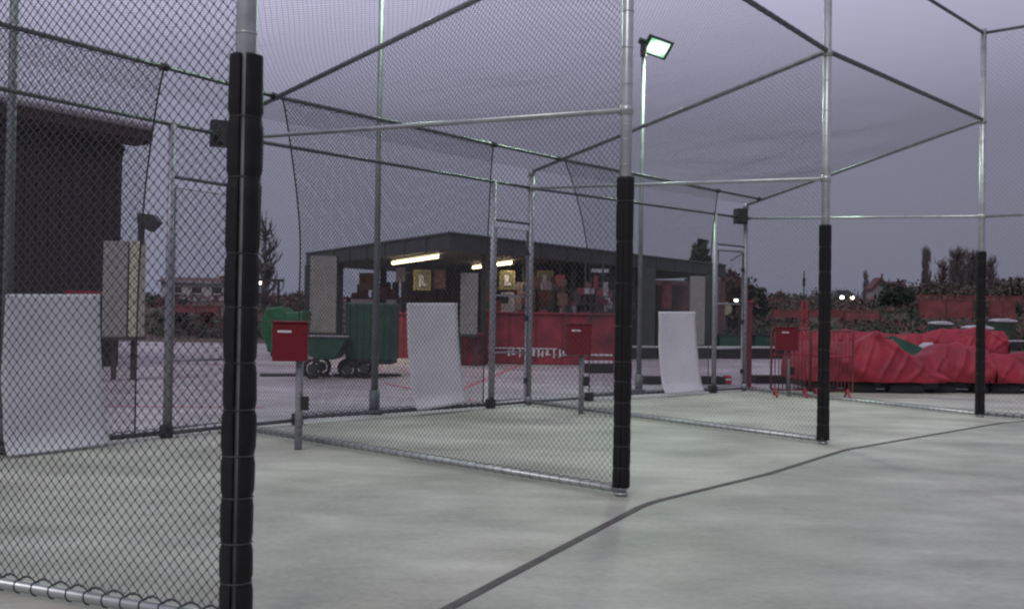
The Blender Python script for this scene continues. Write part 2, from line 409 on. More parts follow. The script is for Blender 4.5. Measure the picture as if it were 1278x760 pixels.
# roof nets
RL = ['black roof net over the left batting cage', 'black roof net over the middle batting cage, lamp seen through it', 'sagging black roof net over the farthest batting cage']
for i in range(3):
    A0, A1, C0, C1 = up(P[i], ZT), up(P[i+1], ZT), up(B[i], ZBT), up(B[i+1], ZBT)
    def S(u, v, A0=A0, A1=A1, C0=C0, C1=C1, i=i):
        p = A0.lerp(A1, u).lerp(C0.lerp(C1, u), v)
        s = math.sin(PI*u)*math.sin(PI*v); p = V((p.x, p.y, p.z-.07*s))
        return p + wob(p, .12, 1.3)*s
    W = ((A1-A0).length+(C1-C0).length)/2; H = ((C0-A0).length+(C1-A1).length)/2; sz = (.058, .05, .05)[i]
    o = net(S, int(W/sz), int(H/sz), (.0011, .0011, .0010)[i], 12).build('roof_net', m_net)
    tag(o, RL[i], 'net', 'roof nets over the batting cages')

# ---------------------------------------------------------------- backs of the cages: hood nets, gates
TJ = {}                                                     # joints of the hood rail on the sloping top rails
TJ[1] = up(P[1], ZT).lerp(up(B[1], ZBT), .0)
def on_top(i, px):
    A, C = up(P[i], ZT), up(B[i], ZBT); return A.lerp(C, solve(A, C, px))
J = [None, on_top(1, 343), on_top(2, 698), on_top(3, 948)]
J[0] = up(P[0], ZT).lerp(up(B[0], ZBT), .87)
back_spec = [  # left px (or None), right px, gate
    (None, 207, 'hood net of the left cage, holding the largest white sheet'),
    (371, 612, 'hood net of the middle cage, hung behind the white sheet before the pavilion'),
    (735, 890, 'farthest hood net, right of the middle padded post, around a white sheet')]
GL = ['net gate left of the nearest padded post', 'narrow net gate in front of the pavilion, between two grey posts', 'farthest net gate, left of the back post with dark box on top']
for i in range(3):
    b0, b1 = B[i], B[i+1]; j0, j1 = J[i], J[i+1]
    t0 = .08 if back_spec[i][0] is None else solve(b0, b1, back_spec[i][0]); t1 = solve(b0, b1, back_spec[i][1])
    e0 = b0.lerp(b1, t0); e1 = b0.lerp(b1, t1)
    t = thing('hood_net_frame', back_spec[i][2], 'backstop net', e0, 'hood nets behind the batting places')
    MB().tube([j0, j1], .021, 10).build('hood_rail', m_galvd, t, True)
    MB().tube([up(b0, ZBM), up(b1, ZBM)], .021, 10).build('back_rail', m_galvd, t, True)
    dd = (b1-b0).normalized()
    br = MB().tube([up(e0, .09), up(e1, .06)], .024, 10)
    br.tube([up(b0, .05), up(e0, .06)], .02, 8)
    br.build('bottom_rail', m_galvd, t, True)
    sp = MB().tube([up(e1, 0), up(e1, ZBM)], .034, 12); clamp(sp, up(e1, .06), .048, .04); sp.build('side_post', m_galvp, t, True)
    # top edge of the hood along the hood rail
    s0 = 0.02
    k1 = {0: 205, 1: 616, 2: 896}[i]; s1 = solve(j0, j1, k1)
    T0, T1 = j0.lerp(j1, s0 if i else .05), j0.lerp(j1, s1)
    eb = b0.lerp(b1, solve(b0, b1, {0: 168, 1: 603, 2: 884}[i]))
    def S(u, v, e0=e0, eb=eb, T0=T0, T1=T1):
        v = min(1., max(0., v)); lo = e0.lerp(eb, u); hi = T0.lerp(T1, u)
        k = max(0, (v-.42)/.58)**1.9; q = lo.lerp(hi, k)
        q = V((q.x, q.y, .09+(hi.z-.09)*(1-(1-v)**1.08)))
        return q + wob(q, .03)*math.sin(PI*v)
    W = (e1-e0).length; sz = (.047, .049, .052)[i]
    net(S, int(W/sz), int(3.3/sz), .0021, 26).build('net', m_net, t)
    for u in (0, 1): MB().tube([S(u, k/24) for k in range(25)], .009, 5).build('edge_rope', m_net, t, True)
    lacing(up(e0, .09), up(e1, .06), .024, .0045, .12).build('lacing_cord', m_net, t)
    mb = lacing(T0, T1, .021, .003, .14, .015, -1); mb.build('top_lacing', m_net, t)
    for q_ in (j0, j1, T1): MB().tube([q_-dd*.035, q_+dd*.035], .034, 8).build('clamp', m_dark, t)
    for q_ in (up(e1, .07), up(e0, .08)): MB().box((q_.x, q_.y, .07), (.11, .11, .13), .6).build('foot_clamp', m_dark, t, bevel=.02)
    # gate
    g0 = e1 + dd*.05; g1 = b1 - dd*.07; ZG = 2.40
    t = thing('net_gate', GL[i], 'gate', g0, 'net gates at the back of the cages')
    fr_ = MB().tube([up(g0, .10), up(g0, ZG), up(g1, ZG), up(g1, .10), up(g0, .10)], .018, 8)
    fr_.tube([up(g0, 1.5), up(g1, 1.5)], .013, 8); fr_.tube([up(g0, .74), up(g1, .74)], .013, 8)
    fr_.build('frame', m_galvp, t, True)
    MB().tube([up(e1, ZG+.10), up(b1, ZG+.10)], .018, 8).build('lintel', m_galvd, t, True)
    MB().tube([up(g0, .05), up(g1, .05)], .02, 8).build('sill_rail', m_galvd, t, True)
    def S(u, v, g0=g0, g1=g1, lo=.1, hi=ZG):
        p = g0.lerp(g1, u); return V((p.x, p.y, lo+(hi-lo)*v))
    Wg = (g1-g0).length
    net(S, max(3, int(Wg/.06)), int(2.3/.06), .0019, 3).build('net', m_net, t)
    for z in (.35, 1.2, 2.1): MB().box((g1.x, g1.y, z), (.05, .05, .07)).build('hinge', m_dark, t)
    def S2(u, v, g0=e1, g1=b1): p = g0.lerp(g1, u); return V((p.x, p.y, ZG+.1+(ZBM-ZG-.1)*v))
    net(S2, max(3, int(Wg/.06)), 9, .0018, 3).build('transom_net', m_net, t)

# ---------------------------------------------------------------- white strike sheets
SH = [((8, 367), (125, 367), (136, 556), (5, 572), 'largest white sheet, hanging at the far left behind the nearest net'),
      ((508, 378), (571, 378), (581, 502), (517, 512), 'white sheet hanging in the middle cage in front of the pavilion'),
      ((822, 389), (868, 389), (877, 488), (827, 492), 'smallest white sheet, right of the middle padded post')]
for i, (tl, tr, brr, bl, lab) in enumerate(SH):
    b0, b1 = B[i], B[i+1]; dd = (b1-b0).normalized(); back = V((-dd.y, dd.x, 0))
    def on_back(px, py, off=-.12):
        # meet the vertical plane through the back line, moved a little forward
        r = ray(px, py); o0 = b0+back*off; n_ = back; tt = (o0-V((0, 0, EYE))).dot(n_)/r.dot(n_); return V((0, 0, EYE))+r*tt
    c = [on_back(*q) for q in (tl, tr, brr, bl)]
    nU, nV = 14, 36; mb = MB()
    def SS(u, v):
        p = c[0].lerp(c[1], u).lerp(c[3].lerp(c[2], u), v)
        k = .02*math.sin(PI*v*1.15) + .02*math.sin(PI*u)*(1-v) - max(0, v-.88)**1.3*.9*(1+.4*math.sin(u*5))
        k += noise.noise(V((u*2, v*3, i*5)))*.02
        p = p + back*k
        p = p + dd*(-.012*math.sin(PI*v))
        return V((p.x, p.y, max(p.z, .03)))
    for s_ in (0, 1):
        for v in range(nV+1):
            for u in range(nU+1): mb.v.append(tuple(SS(u/nU, v/nV)+back*(.006*s_)))
    n1 = (nU+1)*(nV+1)
    for v in range(nV):
        for u in range(nU):
            a = v*(nU+1)+u; mb.f.append((a, a+nU+1, a+nU+2, a+1)); mb.f.append((n1+a, n1+a+1, n1+a+nU+2, n1+a+nU+1))
    rim = [u for u in range(nU)]
    for u in range(nU):
        mb.f.append((u, u+1, n1+u+1, n1+u)); q = nV*(nU+1)+u; mb.f.append((q+1, q, n1+q, n1+q+1))
    for v in range(nV):
        a = v*(nU+1); mb.f.append((a+nU+1, a, n1+a, n1+a+nU+1)); a += nU; mb.f.append((a, a+nU+1, n1+a+nU+1, n1+a))
    t = thing('strike_sheet', lab, 'white sheet', V(((c[2].x+c[3].x)/2, (c[2].y+c[3].y)/2, 0)), 'white sheets hung at the back of the cages')
    mb.build('sheet', m_white, t, True)
    for u in (.06, .94):
        ey = MB(); p = SS(u, .02); ey.tube([p-back*.006, p+back*.10+V((0, 0, .03))], .006, 6); ey.build('tie', m_dark, t)

# ---------------------------------------------------------------- red coin boxes
CB = [(372, 562, (342, 384, 403, 450), 'red coin box on a steel post right of the nearest padded post'),
      (725, 517, (705, 735, 405, 443), 'red coin box just left of the middle padded post'),
      (984, 495, (966, 991, 409, 437), 'darkest red coin box, before the red crowd barrier')]
for k, (px, py, (x0, x1, y0, y1), lab) in enumerate(CB):
    b = gp(px, py); D = b.y; s = F/D; wd = (x1-x0)/s; zt, zb = zat(b, y0), zat(b, y1); cx = (x0+x1)/2
    off = (cx-px)/s
    t = thing('coin_box', lab, 'coin box', b, 'red coin boxes on posts')
    face = math.atan2(b.x, b.y)*-1
    c = V((b.x+off, b.y-.09, (zt+zb)/2))
    MB().box(c, (wd, .17, zt-zb), .12).build('case', m_red, t, bevel=.008)
    MB().box((c.x, c.y-.005, zt+.008), (wd+.02, .19, .016), .12).build('lid', m_red, t, bevel=.003)
    MB().box((c.x-wd*.12, c.y-.089, zt-.075), (.12, .006, .02), .12).build('sticker', m_label, t)
    sl = MB().box((c.x-wd*.2, c.y-.089, zt-.14), (.012, .006, .06), .12); sl.build('slot', m_dark, t)
    MB().tube([up(b, 0), up(b, zt-.05)], .034, 12).build('post', m_galvp, t, True)
    MB().box((b.x+.06, b.y-.02, .42), (.06, .05, .12), .1).build('socket_box', m_dark, t)

# ---------------------------------------------------------------- floodlight poles behind the cages
def flood(base, top_z, lab, yaw, r=.038, energy=0):
    t = thing('floodlight_pole', lab, 'floodlight', base, 'floodlight poles behind the cages')
    p = MB().tube([up(base, 0), up(base, 2.2), up(base, top_z)], [r*1.15, r, r*.8], 12); p.box((base.x, base.y, .03), (.2, .2, .03))
    p.tube([up(base, 0), up(base, .3)], r*1.7, 10)
    p.build('pole', m_pole, t, True)
    hd = MB()
    R = Matrix.Translation(up(base, top_z+.10)) @ Matrix.Rotation(yaw, 4, 'Z') @ Matrix.Rotation(math.radians(-4), 4, 'Y') @ Matrix.Rotation(math.radians(-42), 4, 'X') @ Matrix.Rotation(math.radians(28), 4, 'Z')
    # head: shallow tapered housing, glass on its underside, pointing along local +x
    def bx(mb, c, d, tp=1.):
        m2 = MB().box([q*.85 for q in c], [q*.82 for q in d], 0, tp); mb.add([R @ V(v) for v in m2.v], m2.f)
    bx(hd, (.30, 0, .10), (.52, .40, .10), .80); bx(hd, (.30, 0, .04), (.56, .44, .03)); bx(hd, (-.02, 0, .06), (.16, .10, .08))
    hd.build('housing', mat('glow_tinted_housing', (.05, .085, .06), .4, .2), t)  # green in the housing colour stands in for the lamp's glow on the metal
    gl = MB(); bx(gl, (.31, 0, .020), (.42, .34, .012)); gl.build('lamp_glass', m_flood, t)
    MB().tube([up(base, top_z-.12), up(base, top_z+.08)], .055, 10).build('bracket', m_dark, t)
    l = bpy.data.lights.new('flood_lamp', 'SPOT'); lo = bpy.data.objects.new('flood_lamp', l); COL.objects.link(lo)
    l.energy = energy; l.color = (.70, 1, .72); l.spot_size = math.radians(150); l.spot_blend = .8; l.shadow_soft_size = .3
    pos = R @ V((.34, 0, -.12)); d = (R.to_3x3() @ V((0, 0, -1)))
    lo.location = pos; lo.rotation_euler = d.to_track_quat('-Z', 'Y').to_euler()
    return t
q = B[0].lerp(B[1], solve(B[0], B[1], 18)); n0 = V((-(B[1]-B[0]).normalized().y, (B[1]-B[0]).normalized().x, 0))
flood(q+n0*.15, 5.7, 'grey floodlight pole rising behind the largest white sheet at far left', math.radians(-20), energy=110)
flood(gp(467, 517), 5.7, 'grey floodlight pole left of the middle white sheet, in front of the pavilion', math.radians(-15), energy=170)
flood(gp(797, 489), zat(gp(797, 489), 62), 'floodlight pole with the lit greenish lamp, right of the middle padded post', math.radians(-8), energy=520)

# dark speaker boxes on two back posts
for k, (bb, lab) in enumerate(((B[1], 'dark box on the back post peeping out left of the nearest padded post'), (B[3], 'dark box on top of the far back post at the end of the divider'))):
    t = thing('speaker_box', lab, 'speaker', up(bb, ZBM), 'dark boxes on the back posts')
    c = V((bb.x-.12-(.03 if k == 0 else 0), bb.y-.12, ZBM+.02))
    MB().box(c, (.20, .16, .26), .35).build('case', m_dark, t, bevel=.012)
    MB().box((c.x+.02, c.y-.09, c.z), (.15, .01, .20), .35).build('grille', m_tape, t)
    MB().tube([c, up(bb, ZBM+.1)], .015, 8).build('bracket', m_galvd, t)

# ---------------------------------------------------------------- pavilion
def Pz(px, z, Y): r = ray(px, 380); return V((r.x*Y/r.y, Y, z))
C0 = Pz(560, 0, 24.); CL = Pz(381, 0, 33.); CR = Pz(905, 0, 36.); CF = CL+CR-C0
t = thing('pavilion', 'low dark open pavilion with a flat roof and lit ceiling tubes', 'pavilion', C0)
rf = MB(); ov = [C0, CR, CF, CL]
rf.add(zset(ov, 2.82)+zset(ov, 3.22), [(0, 1, 5, 4), (1, 2, 6, 5), (2, 3, 7, 6), (3, 0, 4, 7), (4, 5, 6, 7)])
roof = rf.build('roof', m_fascia, t)
ce = MB().add(zset([C0.lerp(CF, .01), CR.lerp(CL, .01), CF.lerp(C0, .01), CL.lerp(CR, .01)], 2.84), [(3, 2, 1, 0)]); ce.build('ceiling', m_ceil, roof)
ge = MB()
for a, b in ((CL, C0), (C0, CR)):
    ge.tube([up(a, 3.21), up(b, 3.21)], .04, 6)
    n_ = int((b-a).length/1.2)
    for k in range(1, n_): p = a.lerp(b, k/n_); ge.box((p.x, p.y, 3.0), (.05, .05, .40), math.atan2((b-a).y, (b-a).x))
ge.build('gutter', m_fascia, roof)
def col(px, Y, wd, m=m_fascia, z1=2.82, dp=.2):
    p = Pz(px, 0, Y); MB().box((p.x, p.y, z1/2), (wd, dp, z1)).build('column', m, t)
col(383, 32.8, .14); col(424, 31.5, .16); col(604, 25.8, .14); col(715, 29.5, .14); col(806, 31.5, .55, dp=.3); col(884, 34.6, .22); col(640, 40, .2); col(478, 34, .2)
# kiosk walls inside
bw = MB(); a, b = Pz(500, 0, 37), Pz(905, 0, 41); bw.add([up(a, 0), up(b, 0), up(b, 2.82), up(a, 2.82)], [(0, 1, 2, 3)]); bw.prism([up(a, 0), up(a, 2.82), up(a+V((0, .2, 0)), 2.82), up(a+V((0, .2, 0)), 0)], (.01, 0, 0))
bw.build('back_wall', m_clut, t)
# kiosk blocks under the roof, each with shelves
for x0, x1, Y, z1, m in ((600, 612, 28, 2.8, m_fascia), (655, 668, 30, 2.8, m_clut), (690, 735, 31, 2.1, m_clut), (735, 792, 31.5, 2.8, m_fascia), (820, 862, 34, 2.4, m_clut)):
    a, b = Pz(x0, 0, Y), Pz(x1, 0, Y); MB().box(((a.x+b.x)/2, Y+.5, z1/2), (b.x-a.x, 1., z1)).build('kiosk_wall', m, t)
sh = MB()
for z in (1.3, 1.7, 2.1):
    a, b = Pz(610, z, 30.5), Pz(790, z, 31.2); sh.box(((a.x+b.x)/2, 30.7, z), (b.x-a.x, .3, .04))
sh.build('shelf', m_clut, t)
rnd = random.Random(5); m_stock = mat('mixed_stock', (.22, .07, .08), .6, 0, .5, 3, color2=(.30, .24, .26))
for (x0, x1, y0, y1) in ((612, 620, 352, 368), (645, 655, 352, 372), (695, 705, 358, 372), (712, 722, 362, 380), (768, 776, 372, 392), (674, 684, 362, 380), (700, 712, 378, 392)):
    Y = rnd.uniform(29.3, 30.2); a = at(x0, y1, Y); b = at(x1, y0, Y); MB().box(((a.x+b.x)/2, Y, (a.z+b.z)/2), (b.x-a.x, .1, b.z-a.z)).build('stock_box', m_stock, t)
# ceiling tubes
for a, b, lab in (((490, 328.5), (551, 319.5), 'long lit ceiling tube nearest the left end of the pavilion'), ((590, 334), (642, 327.5), 'lit ceiling tube crossed by the grey posts of the middle gate')):
    A = gp(a[0], a[1], 2.72); Bq = gp(b[0], b[1], 2.72)
    t2 = thing('tube_light', lab, 'ceiling light', (A+Bq)/2, 'lit tubes under the pavilion roof')
    MB().tube([A, Bq], .045, 10).build('tube', m_tube, t2, True)
    dd = (Bq-A).normalized(); nn_ = V((-dd.y, dd.x, 0))*.07; z_ = V((0, 0, .075))
    MB().prism([A-nn_+z_, Bq-nn_+z_, Bq+nn_+z_, A+nn_+z_], (0, 0, .04)).build('fitting', m_panel, t2)
    cp = MB(); cp.tube([A-dd*.04, A+dd*.05], .06, 8); cp.tube([Bq-dd*.05, Bq+dd*.04], .06, 8); cp.build('end_cap', m_panel, t2)
    l = bpy.data.lights.new('tube_lamp', 'AREA'); l.shape = 'RECTANGLE'; l.size = (Bq-A).length; l.size_y = .1; l.energy = 45; l.color = (1, .82, .55)
    lo = bpy.data.objects.new('tube_lamp', l); COL.objects.link(lo); lo.location = (A+Bq)/2-V((0, 0, .06)); lo.rotation_euler = (0, 0, math.atan2(dd.y, dd.x))
for x, y, lab in ((732, 323.5, 'left one of two small bright spotlights under the pavilion roof'), (742, 323, 'right one of two small bright spotlights under the pavilion roof')):
    p = at(x, y, 30); t2 = thing('spotlight', lab, 'spotlight', p, 'small spotlights under the pavilion roof')
    MB().tube([p+V((0, -.01, 0)), p+V((0, .12, .04))], .05, 8).build('housing', m_dark, t2); MB().tube([p+V((0, -.03, -.005)), p+V((0, -.012, 0))], .045, 10).build('lens', m_lampw, t2)

# boards, posters
def board(name, x0, x1, y0, y1, Y, lab, cat, m, frame=None, depth=.06, group=None, legs=None, rz=0):
    a, b = at(x0, y1, Y), at(x1, y0, Y); c = V(((a.x+b.x)/2, Y, (a.z+b.z)/2)); wd, h = b.x-a.x, b.z-a.z
    t = thing(name, lab, cat, V((c.x, Y, max(0, a.z))), group)
    MB().box(c, (wd, depth, h), rz).build('panel', m, t, bevel=.006)
    if frame:
        f = MB(); k = wd*.09
        for sx in (-1, 1): f.box((c.x+sx*(wd/2), Y-depth*.5, c.z), (k, .05, h+k))
        for sz in (-1, 1): f.box((c.x, Y-depth*.5, c.z+sz*h/2), (wd-k, .05, k))
        f.build('frame', frame, t)
    if legs:
        for sx in legs: MB().box((c.x+sx*wd/2, Y+depth, (c.z-h/2)/2), (.07, .07, c.z-h/2)).build('leg', m_fascia, t)
    return t, c, wd, h
m_bottom = m_fascia
def tall(x0, x1, y0, y1, Y, lab, legs=(-.9, .9)):
    t, c, wd, h = board('notice_board', x0, x1, y0, y1, Y, lab, 'board', m_panel, None, .12, 'tall pale panels round the pavilion', legs)
    MB().box((c.x, Y-.01, c.z-h/2-.03), (wd+.03, .16, .06)).build('bottom_rail', m_fascia, t)
    rr = MB()
    for k in range(1, 6): rr.box((c.x, Y-.062, c.z-h/2+h*k/6), (wd-.04, .008, .012))
    rr.build('rib', m_trim if False else m_panel, t)
tall(386, 421, 320, 415, 30.5, 'widest pale panel at the left end of the pavilion above a green cart')
tall(574, 597, 341, 417, 24.8, 'narrow pale panel just right of the middle white sheet')
tall(860, 880, 345, 430, 32.5, 'pale panel at the right end of the pavilion behind the smallest white sheet')
t, c, wd, h = board('tall_cabinet', 131, 164, 302, 420, 17.5, 'tall pale cabinet with a cream side beside the dark building', 'cabinet', m_panel, None, .3, None, (-.8, .8))
m_cream = mat('cream_side', (.42, .41, .31), .6, 0, .1)
a, b = at(165, 420, 17.5), at(180, 302, 17.5); MB().box(((a.x+b.x)/2, 17.45, (a.z+b.z)/2), (b.x-a.x, .3, b.z-a.z)).build('side_panel', m_cream, t, bevel=.01)
MB().box((c.x+.1, 17.45, c.z-h/2-.02), (wd+.3, .36, .04)).build('bottom_rail', m_fascia, t)
# its small dark floodlight
p = at(176, 300, 17.4); t = thing('small_floodlight', 'small unlit dark floodlight on top of the tall pale cabinet', 'floodlight', p)
MB().box((p.x, p.y, p.z+.18), (.09, .09, .5)).build('bracket', m_dark, t)
hd = MB(); c = p+V((.13, -.1, .32)); hd.prism([c+V((-.17, 0, .14)), c+V((.10, 0, .12)), c+V((.20, 0, .0)), c+V((.04, 0, -.17)), c+V((-.17, 0, -.03))], (0, .25, 0)); hd.build('housing', m_dark, t)

for a in (('picture_board', 517, 537, 338, 361, 29, 'yellow framed picture board left of the narrow pale panel', 'sign'),
          ('picture_board', 624, 642, 339, 360, 28, 'yellow framed picture board under the second ceiling tube', 'sign'),
          ('picture_board', 671, 690, 339, 357, 28.5, 'yellow framed picture board right of the grey back post', 'sign')):
    t, c, wd, h = board(*a, m_sign, m_yel, .05, 'yellow framed picture boards in the pavilion')
    ic = MB(); ic.box((c.x-.02, c.y-.045, c.z+.02), (wd*.28, .02, h*.45)); ic.box((c.x+.02, c.y-.045, c.z-h*.25), (wd*.5, .02, h*.15)); ic.build('picture', m_post_w, t)
board('poster', 541, 556, 337, 360, 29.2, 'dull red poster hanging beside the left yellow framed board', 'poster', mat('dull_red_print', (.16, .08, .09), .6, 0, .5, 9), m_fascia)
board('poster', 626, 641, 366, 389, 27.8, 'white poster above the red counter, below a yellow framed board', 'poster', m_post_w, m_label)
board('menu_board', 672, 690, 361, 390, 28.7, 'brownish red menu board behind the second coin box', 'sign', mat('menu_red', (.15, .05, .04), .6, 0, .5, 14), m_clut)
board('poster', 744, 762, 365, 390, 29.5, 'pale poster left of the middle padded post under the roof', 'poster', m_post_w, m_fascia)
board('poster', 826, 838, 352, 385, 33, 'red poster on the kiosk wall above the smallest white sheet', 'poster', mat('poster_red', (.20, .04, .05), .6, 0, .5, 8), m_clut)
board('lamp_strip', 738, 760, 336, 340, 29, 'dim pale strip lamp at the kiosk behind the middle padded post', 'lamp', m_post_w, None)
# person-dark stock bag on the counter
# red counter with white lettering marks
def counter(x0, x1, y0, y1, Y, lab, marks=False, m=mat('blotchy_red_panel', (.10, .010, .020), .5, 0, .4, 1.8, color2=(.36, .030, .050)), nseg=4):
    a, b = at(x0, y1, Y), at(x1, y0, Y); c = V(((a.x+b.x)/2, Y, 0)); wd = b.x-a.x; h = b.z
    t = thing('red_counter', lab, 'counter', c, 'red counters under the pavilion roof')
    MB().box((c.x, Y+.3, h/2), (wd, .6, h-.02)).build('body', m, t, bevel=.02)
    MB().box((c.x, Y+.28, h+.01), (wd+.08, .7, .05)).build('worktop', m, t, bevel=.01)
    mbt = mat('dark_red_batten', (.13, .012, .02), .5)
    for k in range(nseg+1): MB().box((a.x+wd*k/nseg, Y-.012, h*.5), (.04, .02, h*.86)).build('batten', mbt, t)
    if marks:
        st = MB(); rnd = random.Random(9)
        st.box((a.x+wd*.30, Y-.03, .42), (wd*.52, .02, .03)); st.box((a.x+wd*.80, Y-.03, .28), (wd*.36, .02, .05))
        st.build('white_stripe', m_label, t)
        lt = MB(); x = a.x+wd*.20
        while x < a.x+wd*.62:
            k = rnd.uniform(.035, .08); lt.box((x, Y-.03, .30+rnd.uniform(-.02, .02)), (k, .02, rnd.uniform(.14, .24)))
            if rnd.random() < .6: lt.box((x+k*.8, Y-.03, .27), (k*.9, .02, .03))
            x += k+rnd.uniform(.05, .16)
        lt.build('lettering', m_label, t)
counter(602, 768, 393, 456, 26.2, 'long bright red counter with a white band of lettering, behind the middle gate', True, nseg=5)
counter(576, 602, 418, 456, 25.2, 'short red counter below the narrow pale panel', nseg=1)
counter(492, 516, 392, 446, 29, 'red counter beside the green container left of the middle white sheet', nseg=2)

rnd = random.Random(77)
CC = [mat('clutter_red', (.22, .03, .04), .6, 0, .3), mat('clutter_pale', (.28, .26, .28), .6, 0, .3), mat('clutter_brown', (.12, .06, .05), .6, 0, .3), mat('clutter_dark', (.03, .03, .035), .6, 0, .3)]
cl_ = thing('display_rack', 'cluttered display rack of small red and pale goods behind the long red counter', 'rack', at(700, 455, 28.2))
for k in range(54):
    px = rnd.uniform(606, 768); py = rnd.uniform(348, 396); Y = rnd.uniform(27.4, 28.3); wd = rnd.uniform(.10, .32); h = rnd.uniform(.12, .42); p = at(px, py, Y)
    q = MB().box(p, (wd, .08, h), rnd.uniform(-.2, .2)); q.build('packet', rnd.choice(CC), cl_, bevel=.01)
rk = MB()
for z in (1.25, 1.62, 2.0): a, b = at(606, 380, 28.35), at(768, 380, 28.35); rk.box(((a.x+b.x)/2, 28.4, z), (b.x-a.x, .06, .03))
rk.build('rail', m_fascia, cl_)
for px in (618, 652, 698, 730, 752): p = at(px, 400, 28.36); MB().box((p.x, 28.42, 1.4), (.05, .05, 2.8)).build('upright', m_fascia, cl_)
# ---------------------------------------------------------------- green carts
def wheel(t, c, r, wd=.14):
    ty = MB(); n = 20
    prof = [(-wd/2, r*.72), (-wd/2, r*.94), (-wd*.3, r), (wd*.3, r), (wd/2, r*.94), (wd/2, r*.72)]
    for k in range(n):
        a = 2*PI*k/n
        for (y, q) in prof: ty.v.append((c.x+math.cos(a)*q, c.y+y, c.z+math.sin(a)*q))
    m_ = len(prof)
    for k in range(n):
        for i in range(m_): ty.f.append((k*m_+i, ((k+1) % n)*m_+i, ((k+1) % n)*m_+(i+1) % m_, k*m_+(i+1) % m_))
    w_ = ty.build('wheel', m_rubber, t, True)
    MB().tube([c-V((0, wd*.4, 0)), c+V((0, wd*.4, 0))], r*.5, 14).build('rim', m_tape, w_)
b = gp(418, 473); t = thing('green_cart', 'green open cart on black wheels below the widest pale panel', 'cart', b)
s = b.y/F
body = MB(); x0, x1 = at(383, 440, b.y).x, at(430, 440, b.y).x
body.prism([V((x0, b.y, .50)), V((x0-.05, b.y, .80)), V((x1+.05, b.y, .80)), V((x1-.1, b.y, .50)), V((x1-.2, b.y, .36)), V((x0+.15, b.y, .36))], (0, .9, 0)); body.build('tub', m_green, t, bevel=.02)
MB().tube([V((x0-.05, b.y-.02, .80)), V((x1+.08, b.y-.02, .80))], .025, 6).build('rim_bar', m_pole, t)
wheel(t, V((x0+.12, b.y-.02, .19)), .19); wheel(t, V((x0+.12, b.y+.85, .19)), .19); wheel(t, V((x1+.02, b.y+.3, .17)), .17)
b = gp(455, 472); t = thing('green_container', 'dark green container trailer on wheels crossed by the grey pole', 'trailer', b)
xa, xb = at(431, 440, b.y).x, at(490, 440, b.y).x; zt = at(460, 378, b.y).z
bd = MB().box(((xa+xb)/2, b.y+.55, (zt+.34)/2), (xb-xa, 1.1, zt-.34)); bd.build('body', m_green, t, bevel=.02)
rb = MB()
for k in range(7): rb.box((xa+(xb-xa)*(k+.5)/7, b.y-.012, (zt+.34)/2), (.03, .025, zt-.42))
rb.build('rib', m_green, t)
MB().box(((xa+xb)/2, b.y+.5, .30), (xb-xa-.05, 1.0, .06)).build('chassis', m_dark, t)
wheel(t, V((xa+.05, b.y-.02, .19)), .19); wheel(t, V((xa+.38, b.y-.05, .19)), .19); wheel(t, V((xa+.2, b.y+.95, .19)), .19)
b = gp(345, 445); t = thing('green_skip', 'bright green rough edged skip behind the first coin box', 'skip', b)
m_green2 = mat('bright_green_paint', (.016, .12, .05), .5, 0, .4, 5)
xa, xb = at(326, 420, b.y).x, at(378, 420, b.y).x; zt = at(350, 385, b.y).z
MB().prism([V((xa+.2, b.y, .12)), V((xa-.05, b.y, .9)), V((xa+.1, b.y, zt)), V((xa+.55, b.y, zt+.05)), V((xa+.7, b.y, zt-.12)), V((xb, b.y, zt-.06)), V((xb-.1, b.y, .12))], (0, 1.2, 0)).build('tub', m_green2, t, bevel=.03)
rb = MB()
for k in range(4): rb.box((xa+.2+(xb-xa-.4)*k/3, b.y-.02, .55), (.05, .04, .8))
rb.build('rib', m_green2, t); fs = MB(); fs.box((xa+.3, b.y+.3, .06), (.1, .4, .12)); fs.box((xb-.3, b.y+.3, .06), (.1, .4, .12)); fs.build('foot', m_dark, t)

t = thing('stall_table', 'cluttered trestle table behind the dark green container under the pavilion roof', 'table', at(460, 440, 33.5))
a, b = at(430, 372, 33.5), at(500, 372, 33.5)
MB().box(((a.x+b.x)/2, 33.7, a.z), (b.x-a.x, .7, .05)).build('table_top', m_clut, t)
for q in (a.x+.1, b.x-.1): MB().box((q, 33.7, a.z/2), (.06, .6, a.z)).build('leg', m_fascia, t)
rnd = random.Random(31)
for k in range(14):
    h = rnd.uniform(.15, .55); MB().box((rnd.uniform(a.x+.2, b.x-.2), 33.7+rnd.uniform(-.2, .2), a.z+.03+h/2), (rnd.uniform(.12, .35), .2, h), rnd.uniform(-.3, .3)).build('crate', rnd.choice(CC), t, bevel=.015)
for x0, x1, y0, y1, lab, mm in ((494, 506, 334, 352, 'small pale banner hanging under the first ceiling tube', m_post_w), (448, 472, 341, 362, 'reddish brown banner hanging in the open end of the pavilion', mat('brown_banner', (.16, .07, .05), .7, 0, .5, 4))):
    board('banner', x0, x1, y0, y1, 31.5, lab, 'banner', mm, None, .03)
